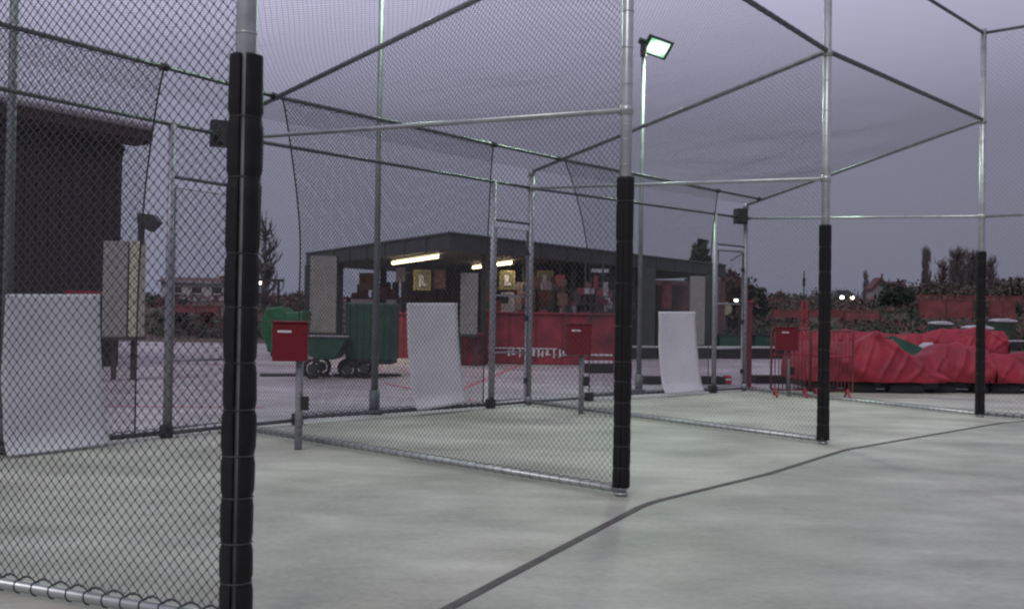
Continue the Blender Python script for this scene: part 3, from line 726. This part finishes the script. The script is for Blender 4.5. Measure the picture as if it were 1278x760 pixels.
# ---------------------------------------------------------------- dark building at left
e0 = gp(-60, 108, 5.3); e1 = gp(190, 158, 5.3)
dd = (e1-e0).normalized(); back = V((-dd.y, dd.x, 0))
if back.y < 0: back = -back
t = thing('dark_building', 'tall dark timber building with a pale gutter at the far left', 'building', e0-dd*6)
A = e0-dd*8; wl1 = A.lerp(e1, solve(A-V((0,0,3))+back*.7, e1-V((0,0,3))+back*.7, 150)); wl1 = V((wl1.x, wl1.y, 0))
wf = MB(); a_, b_ = V((A.x, A.y, 0))+back*.7, wl1+back*.7
wf.prism([a_, b_, b_+back*9, a_+back*9], (0, 0, 5.0)); wf.build('wall', m_wallb, t)
bd = MB()
n_ = 46
for k in range(n_): p = a_.lerp(b_, (k+.5)/n_)-back*.015; bd.box((p.x, p.y, 2.5), (.05, .03, 5.0), math.atan2(dd.y, dd.x))
bd.build('cladding_batten', m_wallb, t)
ro = MB().prism([V((A.x, A.y, 4.98)), V((e1.x, e1.y, 4.98)), V((e1.x, e1.y, 4.98))+back*10.5, V((A.x, A.y, 4.98))+back*10.5], (0, 0, .24)); ro = ro.build('roof', m_fascia, t)
m_soff = mat('reddish_soffit', (.055, .027, .025), .7)
MB().tube([V((A.x, A.y, 5.27))-back*.03, V((e1.x, e1.y, 5.27))-back*.03], .085, 8).build('gutter', m_trim, ro)
MB().prism([V((A.x, A.y, 4.90))+back*.05, V((e1.x, e1.y, 4.90))+back*.05, V((e1.x, e1.y, 4.90))+back*.6, V((A.x, A.y, 4.90))+back*.6], (0, 0, .075)).build('soffit', m_soff, ro)
MB().prism([V((A.x, A.y, 4.96))-back*.03, V((e1.x, e1.y, 4.96))-back*.03, V((e1.x, e1.y, 4.96))-back*.004, V((A.x, A.y, 4.96))-back*.004], (0, 0, .22)).build('fascia', m_soff, ro)
# curved bracket under the overhang
br = MB(); L_ = (V((e1.x, e1.y, 0))-wl1).length-.15; pts = [wl1+V((0, 0, 4.9))+back*.72+dd*-.02, wl1+V((0, 0, 4.9))+back*.72+dd*L_]
for k in range(9):
    q = PI/2*k/8; pts.append(wl1+back*.72+dd*(L_*(1-math.sin(q)))*.98+V((0, 0, 4.85-.62*(1-math.cos(q))-.05)))
pts.append(wl1+back*.72+dd*-.02+V((0, 0, 4.2)))
br.prism(pts, back*.3); br.build('bracket', m_wallb, t)
MB().box(tuple(at(108, 366, (a_.lerp(b_, .9)).y-.2)), (.9, .1, .10), math.atan2(dd.y, dd.x)).build('red_sign_strip', m_bred, t)

# ---------------------------------------------------------------- red crowd barrier, posts
def barrier(x0, x1, yb, H, lab, rz=0, nb=15):
    a, b = gp(x0, yb), gp(x1, yb+rz)
    t = thing('crowd_barrier', lab, 'barrier', a, 'red steel crowd barriers')
    MB().tube([up(a, .12), up(a, H-.05), up(a.lerp(b, .04), H), up(a.lerp(b, .96), H), up(b, H-.05), up(b, .12), up(a, .12)], .018, 8).build('frame', m_dred, t, True)
    for k in range(nb): p = a.lerp(b, (k+1)/(nb+1)); MB().tube([up(p, .12), up(p, H)], .008, 6).build('bar', m_dred, t, True)
    for k in (.12, .88):
        p = a.lerp(b, k); ft = MB().tube([p+V((-.05, -.28, .02)), p+V((0, 0, .14)), p+V((.05, .28, .02))], .02, 6); ft.build('foot', m_bred, t)
    MB().tube([up(a, H*.62), up(b, H*.62)], .012, 6).build('rail', m_bred, t, True)
barrier(962, 1010, 495, 1.10, 'red crowd barrier directly behind the third coin box', 1, 9)
barrier(1012, 1064, 496, 1.08, 'red crowd barrier behind the padded post left of the tarpaulins', 2, 10)
b = gp(934, 486); t = thing('red_gate_post', 'thick red post beside the far grey back post', 'post', b)
MB().box((b.x, b.y, .78), (.09, .09, 1.52)).build('shaft', mat('dull_red_post', (.16, .03, .05), .5), t, bevel=.01); MB().box((b.x, b.y, .03), (.22, .22, .04)).build('base_plate', m_bred, t); MB().box((b.x, b.y, 1.56), (.13, .13, .03)).build('cap', m_bred, t)
b = gp(1002, 470); zt = zat(b, 338); t = thing('red_mast', 'thin red lattice mast rising behind the crowd barriers', 'mast', b)
ms = MB()
for sx, sy in ((-1, -1), (1, -1), (0, 1)): ms.tube([V((b.x+sx*.09, b.y+sy*.09, 0)), V((b.x+sx*.05, b.y+sy*.05, 1.7))], .016, 5)
for k in range(10):
    z = k*.17; a1 = (-1) ** k; ms.tube([V((b.x-a1*.085, b.y-.085, z)), V((b.x+a1*.085, b.y-.08, z+.17))], .009, 4)
ms.build('lattice', m_bred, t); MB().tube([V((b.x, b.y, 1.6)), V((b.x, b.y, zt))], .014, 6).build('aerial', m_dark, t)
MB().box((b.x, b.y, zt-.25), (.05, .05, .18)).build('beacon', m_dark, t)

# ---------------------------------------------------------------- tarpaulin heaps
def tarp(prof, yb, lab, seed, dep=1.3, lift=.2, m=m_tarp):
    """sheet over stacked karts: front hangs almost straight down to a hem, creases run from the peaks"""
    x0, x1 = prof[0][0], prof[-1][0]; a, b = gp(x0, yb), gp(x1, yb); n, k = int((b.x-a.x)*38), 34
    t = thing('covered_kart_stack', lab, 'tarpaulin heap', V(((a.x+b.x)/2, a.y, 0)), 'red tarpaulin heaps')
    mb = MB(); pk = [(q[0]-x0)/(x1-x0) for q in prof]
    zs = [zat(V((a.x+(b.x-a.x)*u, a.y+.3, 0)), q[1]) for u, q in zip(pk, prof)]
    def topz(u):
        for i in range(len(pk)-1):
            if pk[i] <= u <= pk[i+1]:
                q = (u-pk[i])/(pk[i+1]-pk[i]); return zs[i]*(1-q)+zs[i+1]*q - .05*math.sin(PI*q)
        return zs[-1]
    def crease(x, z): # sharp folds, running down and outward
        w1 = noise.noise(V((x*1.1+z*1.5, z*.35+x*.2, seed))); w2 = noise.noise(V((x*2.6-z*1.9, x*.3+z*.5, seed+9))); w3 = noise.noise(V((x*6+z*2, z*1.5, seed+5)))
        return .10*max(0, 1-abs(w1)*5.5) + .05*max(0, 1-abs(w2)*5) + .08*w1 + .02*w3 - .03
    for jv in range(k+1):
        v = jv/k
        for iu in range(n+1):
            u = iu/n; x = a.x+(b.x-a.x)*u; zt = topz(u); hem = lift+.03*noise.noise(V((x*3, seed, 0)))
            if v < .55: q = v/.55; z = hem+(zt-hem)*q; y = a.y + .30*q**2.2 - .06*math.sin(PI*q)
            else: q = (v-.55)/.45; z = zt - .05*math.sin(PI*q) - (zt-.4)*q**4; y = a.y+.30+dep*q
            c = crease(x, z + (v-.55)*2*(v > .55)); f = min(1, v*5+.35)
            y -= c*f; z += c*.15*(v > .2) + .02*noise.noise(V((x*5, v*8, seed)))*(v > .1)
            mb.v.append((x, y, z))
    for jv in range(k):
        for iu in range(n): q = jv*(n+1)+iu; mb.f.append((q, q+1, q+n+2, q+n+1))
    for sd in (0, n):                                           # ends hang down too
        o = len(mb.v); col_ = [jv*(n+1)+sd for jv in range(k+1)]
        for i_ in col_: v_ = mb.v[i_]; mb.v.append((v_[0], v_[1], lift))
        for jv in range(k): mb.f.append((col_[jv], col_[jv+1], o+jv+1, o+jv))
    o = mb.build('tarpaulin', m, t, True)
    rnd = random.Random(seed); x = a.x+.1
    MB().box(((a.x+b.x)/2, a.y+.75, .16), (b.x-a.x-.1, 1.0, .16)).build('kart_floor', m_dark, t)
    while x < b.x-.3:
        L_ = rnd.uniform(.35, .8); L_ = min(L_, b.x-x-.05); MB().box((x+L_/2, a.y+.22, .10), (L_, .3, .18), 0, .9).build('bumper', m_rubber, t, bevel=.05); x += L_+rnd.uniform(.05, .3)
tarp([(1006, 424), (1030, 421), (1064, 425), (1092, 413), (1112, 423), (1136, 444), (1166, 466)], 490, 'low red tarpaulin heap sloping down to the right, behind the crowd barriers', 3)
tarp([(1158, 462), (1166, 440), (1180, 428), (1200, 426), (1220, 431), (1233, 436)], 491, 'rounded red tarpaulin heap left of the farthest padded post', 8)
tarp([(1232, 434), (1250, 440), (1285, 438), (1345, 430)], 492, 'red tarpaulin heap at the right edge of the picture', 12)
tarp([(1004, 413), (1050, 410), (1085, 414), (1120, 416), (1150, 410), (1190, 407), (1216, 413)], 452, 'long red tarpaulin heap behind the nearer heaps', 17, lift=.3)
# green and white covers between the heaps
b = gp(1140, 478); t = thing('green_cover', 'green cover with a white bundle showing between the two red heaps', 'cover', b)
xa, xb = at(1120, 440, b.y).x, at(1170, 440, b.y).x
mb = MB(); n = 14
for j_ in range(n+1):
    for i_ in range(n+1):
        u, v = i_/n, j_/n; z = (.98-.33*u)*(1-.15*v)+.05*noise.noise(V((u*3, v*3, 2))); mb.v.append((xa+(xb-xa)*u, b.y+.3+.8*v, z))
for i_ in range(n+1): mb.v.append((xa+(xb-xa)*i_/n, b.y+.25, .15))
for j_ in range(n):
    for i_ in range(n): q = j_*(n+1)+i_; mb.f.append((q, q+1, q+n+2, q+n+1))
o0 = (n+1)*(n+1)
for i_ in range(n): mb.f.append((o0+i_, o0+i_+1, i_+1, i_))
mb.build('sheet', m_green, t, True).modifiers.new('thick', 'SOLIDIFY').thickness = .02
p = at(1156, 434, b.y+.6); bn = MB(); bn.tube([p+V((-.15, 0, 0)), p+V((-.05, 0, .02)), p+V((.12, 0, .02)), p+V((.2, 0, 0))], [.05, .09, .09, .04], 8); bn.build('bundle', m_post_w, t, True)

# ---------------------------------------------------------------- low track kerbs and barriers on the paving
def kerb(x0, x1, y, hz, lab, m, capm=None, dp=.3, n=1, name='track_kerb'):
    a, b = gp(x0, y), gp(x1, y); t = thing(name, lab, 'kerb', a, 'low kerbs of the kart track')
    k = max(1, int((b.x-a.x)/.9)); d = (b-a)/k; ang = math.atan2(d.y, d.x)
    for i in range(k):
        c = a+d*(i+.5); MB().box((c.x, c.y+dp/2, hz/2+.003), (d.length-.03, dp, hz), ang, .96).build('block', m, t, bevel=.02)
    if capm: MB().prism([V((a.x, a.y+.03, hz+.006)), V((b.x, b.y+.03, hz+.006)), V((b.x, b.y+dp-.03, hz+.006)), V((a.x, a.y+dp-.03, hz+.006))], (0, 0, .05)).build('cap', capm, t)
kerb(800, 905, 480, .15, 'dark low kerb behind the smallest white sheet', m_rubber)
kerb(940, 1000, 479, .16, 'dark low kerb behind the third coin box', m_rubber)
kerb(730, 765, 466, .22, 'short dark kerb with pale top beside the middle padded post', m_rubber, m_label)
kerb(780, 1000, 448, .35, 'long dark kerb with a white top behind the far grey posts', m_dark, m_label)
kerb(1215, 1330, 440, .5, 'dark kerb with white top above the right tarpaulin heap', m_dark, m_label)
kerb(320, 500, 470, .05, 'flat dark kerb under the green carts', m_dark)
p = gp(909, 480); t = thing('red_marker', 'small red marker block at the end of the dark low kerb', 'marker', p); MB().box((p.x, p.y+.12, .09), (.14, .25, .17), 0, .85).build('block', m_bred, t, bevel=.02); MB().box((p.x, p.y-.005, .10), (.10, .01, .03)).build('stripe', m_label, t)
for x0, x1, lab in ((896, 930, 'dark green planter box left of the thick red post'), (940, 962, 'dark green planter box right of the thick red post')):
    p = gp((x0+x1)/2, 446); wd = (x1-x0)*p.y/F; zt = zat(p, 412)
    t = thing('planter_box', lab, 'planter', p, 'dark green planter boxes')
    MB().box((p.x, p.y, zt*.4), (wd, .5, zt*.8), 0).build('box', m_green, t, bevel=.02)
    rim = MB().box((p.x, p.y, zt*.82), (wd+.06, .56, .05)); rim.build('rim', m_dark, t)
    lf = MB(); rnd = random.Random(x0)
    for k in range(160):
        c = V((p.x+rnd.uniform(-wd/2, wd/2), p.y+rnd.uniform(-.22, .22), zt*.84+rnd.random()**1.5*.22)); r = .05
        lf.add([c+V((rnd.uniform(-r, r), rnd.uniform(-r, r), rnd.uniform(-r, r))) for _ in range(3)], [(0, 1, 2)])
    lf.build('foliage', m_leafd, t)

# ---------------------------------------------------------------- background: trees, houses, bank
def leafmass(c, rad, n, m, parent, seed, sz=.35):
    rnd = random.Random(seed); mb = MB(); cl = []
    for _ in range(max(6, n//90)):
        d = V((rnd.gauss(0, 1), rnd.gauss(0, 1), rnd.gauss(0, 1))).normalized()*rnd.uniform(.35, .85); cl.append((V((d.x*rad[0], d.y*rad[1], d.z*rad[2])), rnd.uniform(.25, .5)))
    for _ in range(n):
        k, s = rnd.choice(cl); d = V((rnd.gauss(0, .5), rnd.gauss(0, .5), rnd.gauss(0, .5)))
        p = c+k+V((d.x*rad[0]*s, d.y*rad[1]*s, d.z*rad[2]*s))
        u = V((rnd.uniform(-1, 1), rnd.uniform(-1, 1), rnd.uniform(-1, 1))).normalized()*sz*rnd.uniform(.6, 1.2); w_ = u.cross(V((rnd.uniform(-1, 1), rnd.uniform(-1, 1), rnd.uniform(-1, 1)))).normalized()*sz*.6
        mb.add([p-u, p+w_, p+u, p-w_], [(0, 1, 2, 3)])
    return mb.build('crown', m, parent)
def base_at(px, Y): r = ray(px, 390); x = r.x*Y/r.y; return V((x, Y, hgt(x, Y)))
def bare_tree(px, ytop, Y, wpx, lab, seed, dense=60, m=m_bark, name='poplar_tree'):
    b = base_at(px, Y); zt = zat(b, ytop); H = zt-b.z; R = wpx*Y/F/2; rnd = random.Random(seed)
    t = thing(name, lab, 'tree', b, 'bare trees beyond the track')
    MB().tube([b+V((0, 0, -.3)), b+V((.05, 0, H*.35)), b+V((-.04, 0, H*.7)), b+V((0, 0, H))], [H*.018, H*.014, H*.008, .02], 6).build('trunk', m, t, True)
    br = MB()
    for k in range(dense):
        z0 = rnd.uniform(.08, .85)*H; a = rnd.uniform(0, 2*PI); q = rnd.uniform(.3, 1)*R*(1-.35*z0/H); ln = rnd.uniform(.12, .34)*H*(1.1-z0/H)
        p0 = b+V((0, 0, z0)); p1 = p0+V((math.cos(a)*q*.6, math.sin(a)*q*.6, ln*.45)); p2 = p0+V((math.cos(a)*q, math.sin(a)*q, ln))
        br.tube([p0, p1, p2], [H*.011, H*.008, H*.003], 3, False)
        for _ in range(3):
            s0 = p1.lerp(p2, rnd.random()); br.tube([s0, s0+V((rnd.uniform(-.25, .25)*R, rnd.uniform(-.25, .25)*R, rnd.uniform(.05, .12)*H))], [H*.006, H*.002], 3, False)
    br.build('branches', m, t)
bare_tree(1155, 306, 120, 15, 'slimmest dark poplar, left of the bare trees on the right', 1, 190)
bare_tree(1176, 322, 118, 26, 'short reddish bare tree right of the slim poplar', 2, 90, mat('reddish_bark', (.075, .042, .045), .9))
bare_tree(1194, 306, 116, 34, 'wide bare tree between the reddish tree and the far padded post', 3, 200)
bare_tree(1212, 310, 119, 30, 'bare tree nearly touching the left side of the far padded post', 4, 170)
bare_tree(1236, 316, 117, 24, 'bare tree just right of the far padded post', 5, 150)
bare_tree(1080, 336, 125, 12, 'small slim poplar beside the red roofed house', 6, 90)
bare_tree(330, 262, 60, 50, 'thin bare tree behind the green skip', 7, 60)
def bush(px, ytop, Y, wpx, lab, seed, m=m_leafd, n=900, name='bush', cat='bush', group=None):
    b = base_at(px, Y); zt = zat(b, ytop); H = max(.6, zt-b.z); R = wpx*Y/F/2
    t = thing(name, lab, cat, b, group)
    st_ = MB(); rnd = random.Random(seed)
    for k in range(4): st_.tube([b+V((0, 0, -.2)), b+V((rnd.uniform(-.3, .3)*R, rnd.uniform(-.2, .2)*R, H*.7))], [.06, .03], 5)
    st_.build('stem', m_bark, t)
    leafmass(b+V((0, 0, H*.5)), (R*.9, R*.7, H*.48), n, m, t, seed, sz=max(.07, min(.32, H*.06)))
bush(1118, 352, 70, 56, 'dark evergreen bush left of the slim poplar, above the red tarpaulins', 21, n=2600, group='bushes beyond the track')
bush(1262, 378, 68, 42, 'dark bush low at the right edge above the tarpaulins', 22, n=1200, group='bushes beyond the track')
bush(1264, 343, 128, 90, 'brownish bush on the skyline at the right edge', 23, m_leafb, 3500, group='bushes beyond the track')
bush(1185, 350, 108, 130, 'long brown hedge at the foot of the bare trees', 24, m_leafb, 5000, group='bushes beyond the track')
bush(938, 346, 60, 62, 'dark bush beside the far grey back post', 25, m_leafd, 2600, group='bushes beyond the track')
bush(905, 335, 52, 75, 'reddish brown shrub right of the pavilion', 26, mat('russet_foliage', (.085, .035, .032), .8, 0, .5, 3), 1800, group='bushes beyond the track')
bush(873, 303, 47, 30, 'dark tree top rising over the right end of the pavilion roof', 27, m_leafd, 3200, 'evergreen_tree', 'tree')
bush(227, 372, 48, 26, 'dark shrub seen through the left gate', 28, m_leafb, 900, group='bushes beyond the track')
bush(262, 376, 50, 26, 'reddish shrub just left of the nearest padded post', 29, mat('red_shrub', (.12, .03, .035), .8, 0, .5, 3), 900, group='bushes beyond the track')
bush(1040, 361, 150, 110, 'distant low bushes left of the red roofed house', 30, m_leafb, 3000, group='bushes beyond the track')
bush(975, 368, 140, 60, 'distant low bushes right of the far back post', 31, m_leafd, 900, group='bushes beyond the track')

def house(px, Y, wpx, ytop, yeave, lab, m=m_hwall, gable=True, grp='houses beyond the track', low=False):
    b = base_at(px, Y); W = wpx*Y/F; ze = zat(b, yeave); zt = zat(b, ytop); D = W*.8
    t = thing('house' if not low else 'long_shed', lab, 'house' if not low else 'shed', b, grp if not low else None)
    z0 = b.z-1
    MB().box((b.x, b.y+D/2, (z0+ze)/2), (W, D, ze-z0)).build('wall', m, t)
    e = W*.06
    if gable:   # one gable faces the camera
        r = MB().prism([V((b.x-W/2-e, b.y-.3, ze)), V((b.x, b.y-.3, zt)), V((b.x+W/2+e, b.y-.3, ze)), V((b.x+W/2+e, b.y-.3, ze-.25)), V((b.x, b.y-.3, zt-.3)), V((b.x-W/2-e, b.y-.3, ze-.25))], (0, D+.6, 0))
        MB().prism([V((b.x-W/2, b.y, ze-.01)), V((b.x, b.y, zt-.2)), V((b.x+W/2, b.y, ze-.01))], (0, .2, 0)).build('gable', m, t)
    else:
        r = MB().prism([V((b.x-W/2-e, b.y-.4, ze)), V((b.x-W/2-e, b.y+D/2, zt)), V((b.x-W/2-e, b.y+D+.4, ze))], (W+2*e, 0, 0))
    r = r.build('roof', m_roofr, t)
    MB().box((b.x+W*.25, b.y+D*.5, zt), (W*.08, W*.08, (zt-ze)*.7)).build('chimney', m_roofr, r)
    for k in (-.28, 0, .28):
        w_ = MB().box((b.x+k*W, b.y-.03, b.z+(ze-b.z)*.55), (W*.13, .08, (ze-b.z)*.35)); w_ = w_.build('window', m_glass, t)
        MB().box((b.x+k*W, b.y-.08, b.z+(ze-b.z)*.36), (W*.16, .1, .08)).build('sill', m_trim, w_)
house(1098, 105, 22, 346, 360, 'red roofed house with its gable facing, left of the slim poplar')
house(1118, 112, 26, 351, 362, 'wider red roofed house beside the gabled one', gable=False)
house(973, 120, 12, 363, 370, 'tiny red house right of the far back post', mat('pink_render', (.35, .12, .15), .8))
house(1043, 130, 9, 364, 369, 'tiny pale house just right of the third padded post', mat('white_render', (.45, .45, .45), .8))
house(245, 75, 90, 345, 352, 'long pale shed seen through the left gate', mat('pale_shed', (.38, .36, .36), .8), False, low=True)

# rows of red track barriers on the bank
rows = [(1148, 1216, 376, 397, 62, 'tall red fence on the bank right of the dark bush'), (1236, 1268, 377, 398, 62, 'red fence on the bank right of the farthest padded post'),
        (960, 1110, 381, 384, 75, 'thin distant red fence left of the dark bush'), (965, 1100, 390, 396, 58, 'nearer red fence between the barriers and the dark bush'), (1128, 1278, 371, 374, 95, 'highest red fence along the bank under the bare trees'),
        (216, 275, 384, 390, 46, 'low red fence seen through the left gate')]
for x0, x1, y0, y1, Y, lab in rows:
    a, b = at(x0, y1, Y), at(x1, y0, Y); gz = min(hgt(a.x, Y), a.z)
    t = thing('track_fence', lab, 'fence', V((a.x, Y, gz)), 'red fences on the bank')
    m = MB(); h = b.z-a.z; n = max(2, int((b.x-a.x)/1.6))
    for k in range(n):
        xx0 = a.x+(b.x-a.x)*k/n; xx1 = a.x+(b.x-a.x)*(k+.94)/n; dz = .05*math.sin(k*2.1)
        m.prism([V((xx0, Y, a.z+dz)), V((xx1, Y, a.z+dz)), V((xx1, Y, b.z+dz)), V((xx0, Y, b.z+dz))], (0, .08, 0))
    m.build('panel', m_dred, t)
    for k in range(n+1): x = a.x+(b.x-a.x)*k/n-.04; MB().box((x, Y+.06, (gz-.3+b.z+.08)/2), (.08, .08, b.z-gz+.38)).build('fence_post', m_roofr, t)
    MB().box(((a.x+b.x)/2, Y+.04, b.z+.06), (b.x-a.x, .12, .06)).build('top_rail', m_dred, t)
# distant car with headlights
b = base_at(1057, 92); b.z = zat(b, 382)
b.z = max(hgt(b.x, b.y), b.z)
t = thing('parked_car', 'distant dark car with two lit headlights left of the red roofed house', 'car', b)
bd = MB().box(b+V((0, 2, .5)), (1.7, 4.0, .6), 0, .94); bd.build('body', m_car, t, bevel=.1); MB().box(b+V((0, 2.2, 1.05)), (1.5, 2.1, .5), 0, .8).build('cabin', m_glass, t, bevel=.08)
for k in (-.46, .46): MB().tube([b+V((k, -.03, .55)), b+V((k, .05, .55))], .17, 10).build('headlight', m_lampw, t)
for kx in (-.75, .75):
    for ky in (.7, 3.2):
        c = b+V((kx, ky, .1)); MB().tube([c+V((-.1, 0, .2)), c+V((.1, 0, .2))], .3, 12).build('wheel', m_rubber, t)
# street lamps
def slamp(px, py, Y, arm, lab, lit=True):
    p = at(px, py, Y); b = V((p.x+arm, Y, hgt(p.x, Y)))
    t = thing('street_lamp', lab, 'street lamp', b, 'lit lamps beyond the cages')
    MB().tube([b, V((b.x, Y, p.z+.06)), ], .05, 8).build('pole', m_dark, t); MB().box(((p.x+b.x)/2, Y, p.z+.10), (abs(arm)+.4, .2, .10)).build('arm', m_dark, t)
    MB().tube([p+V((0, -.02, .02)), p+V((0, .10, .02))], .085, 10).build('lamp', m_lampw, t)
slamp(323, 353, 38, .75, 'street lamp with a dark arm just right of the nearest padded post')
slamp(919, 375, 45, .12, 'small round lamp left of the thick red post')
b = gp(905, 432); b = V((b.x, 45, 0)); p = at(905, 385, 45); t = thing('round_sign', 'pale oval sign on a thin post behind the farthest gate', 'sign', V((p.x, 45, 0)))
MB().tube([V((p.x, 45, 0)), V((p.x, 45, p.z))], .03, 6).build('post', m_pole, t); o = MB(); o.tube([p+V((0, -.06, 0)), p+V((0, -.03, 0))], .30, 16); o = o.build('disc', mat('cream_disc', (.30, .27, .18), .6), t); 
# gantry with a tilted bracket by the far gate
p0 = at(896, 312, 40); p1 = at(930, 314, 40); t = thing('gantry', 'thin steel gantry beyond the farthest gate', 'gantry', V((p0.x, 40, 0)))
MB().tube([V((p0.x, 40, 0)), p0], .05, 6).build('post', m_pole, t); MB().tube([V((p1.x, 40, 0)), p1], .05, 6).build('post', m_pole, t); MB().tube([p0, p1], .05, 6).build('beam', m_pole, t)
q0, q1 = at(912, 325, 40), at(926, 316, 40); MB().tube([q0, q1], .05, 6).build('brace', m_pole, t)

for x, y0, y1, wd, Y, lab in ((1178, 399, 405, 26, 50, 'small white vehicle cover on the bank above the tarpaulins'), (1225, 404, 409, 34, 44, 'long pale cover left of the right hand kerb on the bank'), (1256, 396, 400, 30, 52, 'thin pale cover on the bank at the right edge')):
    a, b = at(x-wd/2, y1, Y), at(x+wd/2, y0, Y); z0 = min(hgt(a.x, Y), a.z)-.05
    t = thing('covered_kart', lab, 'covered kart', V(((a.x+b.x)/2, Y, max(0, z0))), 'pale covered karts on the bank')
    W = b.x-a.x; zt = b.z; pr = [V((a.x, Y, zt-.18)), V((a.x+W*.25, Y, zt-.10)), V((a.x+W*.6, Y, zt-.08)), V((a.x+W*.85, Y, zt-.13)), V((b.x, Y, zt-.2)), V((b.x-.05, Y, zt-.26)), V((a.x+.05, Y, zt-.26))]
    MB().prism(pr, (0, .8, 0)).build('cover', m_post_w, t, bevel=.03)
    MB().box(((a.x+b.x)/2, Y+.4, (z0+zt-.27)/2), (W*.9, .7, max(.1, zt-.27-z0))).build('body', m_leafd, t, bevel=.03)

# scrub, weeds and track clutter that reads as one mass on the bank
for nm, mm, n_, seed, lab in (('scrub', m_leafb, 2600, 41, 'low brown scrub covering the bank beyond the paving'), ('weeds', mat('green_weeds', (.030, .055, .028), .85, 0, .4, 2), 1700, 42, 'green weeds and low shrubs scattered over the bank'), ('heather', mat('red_heath', (.12, .045, .045), .8, 0, .5, 2), 1500, 43, 'reddish low heath plants scattered over the bank')):
    mb = MB(); rnd = random.Random(seed)
    for _ in range(n_):
        Y = 46+rnd.random()**1.3*70; px = rnd.choice([rnd.uniform(880, 1300), rnd.uniform(880, 1300), rnd.uniform(180, 420)]); x = (px-639)/F*Y
        if noise.noise(V((x*.12, Y*.09, seed))) < -.05: continue
        r = rnd.uniform(.25, .6); z = hgt(x, Y)
        for _ in range(9):
            c = V((x+rnd.gauss(0, r), Y+rnd.gauss(0, r), z+rnd.random()*r*.9)); q = .07+.0013*Y
            mb.add([c+V((rnd.uniform(-q, q), rnd.uniform(-q, q), rnd.uniform(-q, q))) for _ in range(4)], [(0, 1, 2), (0, 2, 3)])
    tag(mb.build(nm, mm), lab, nm, kind='stuff')
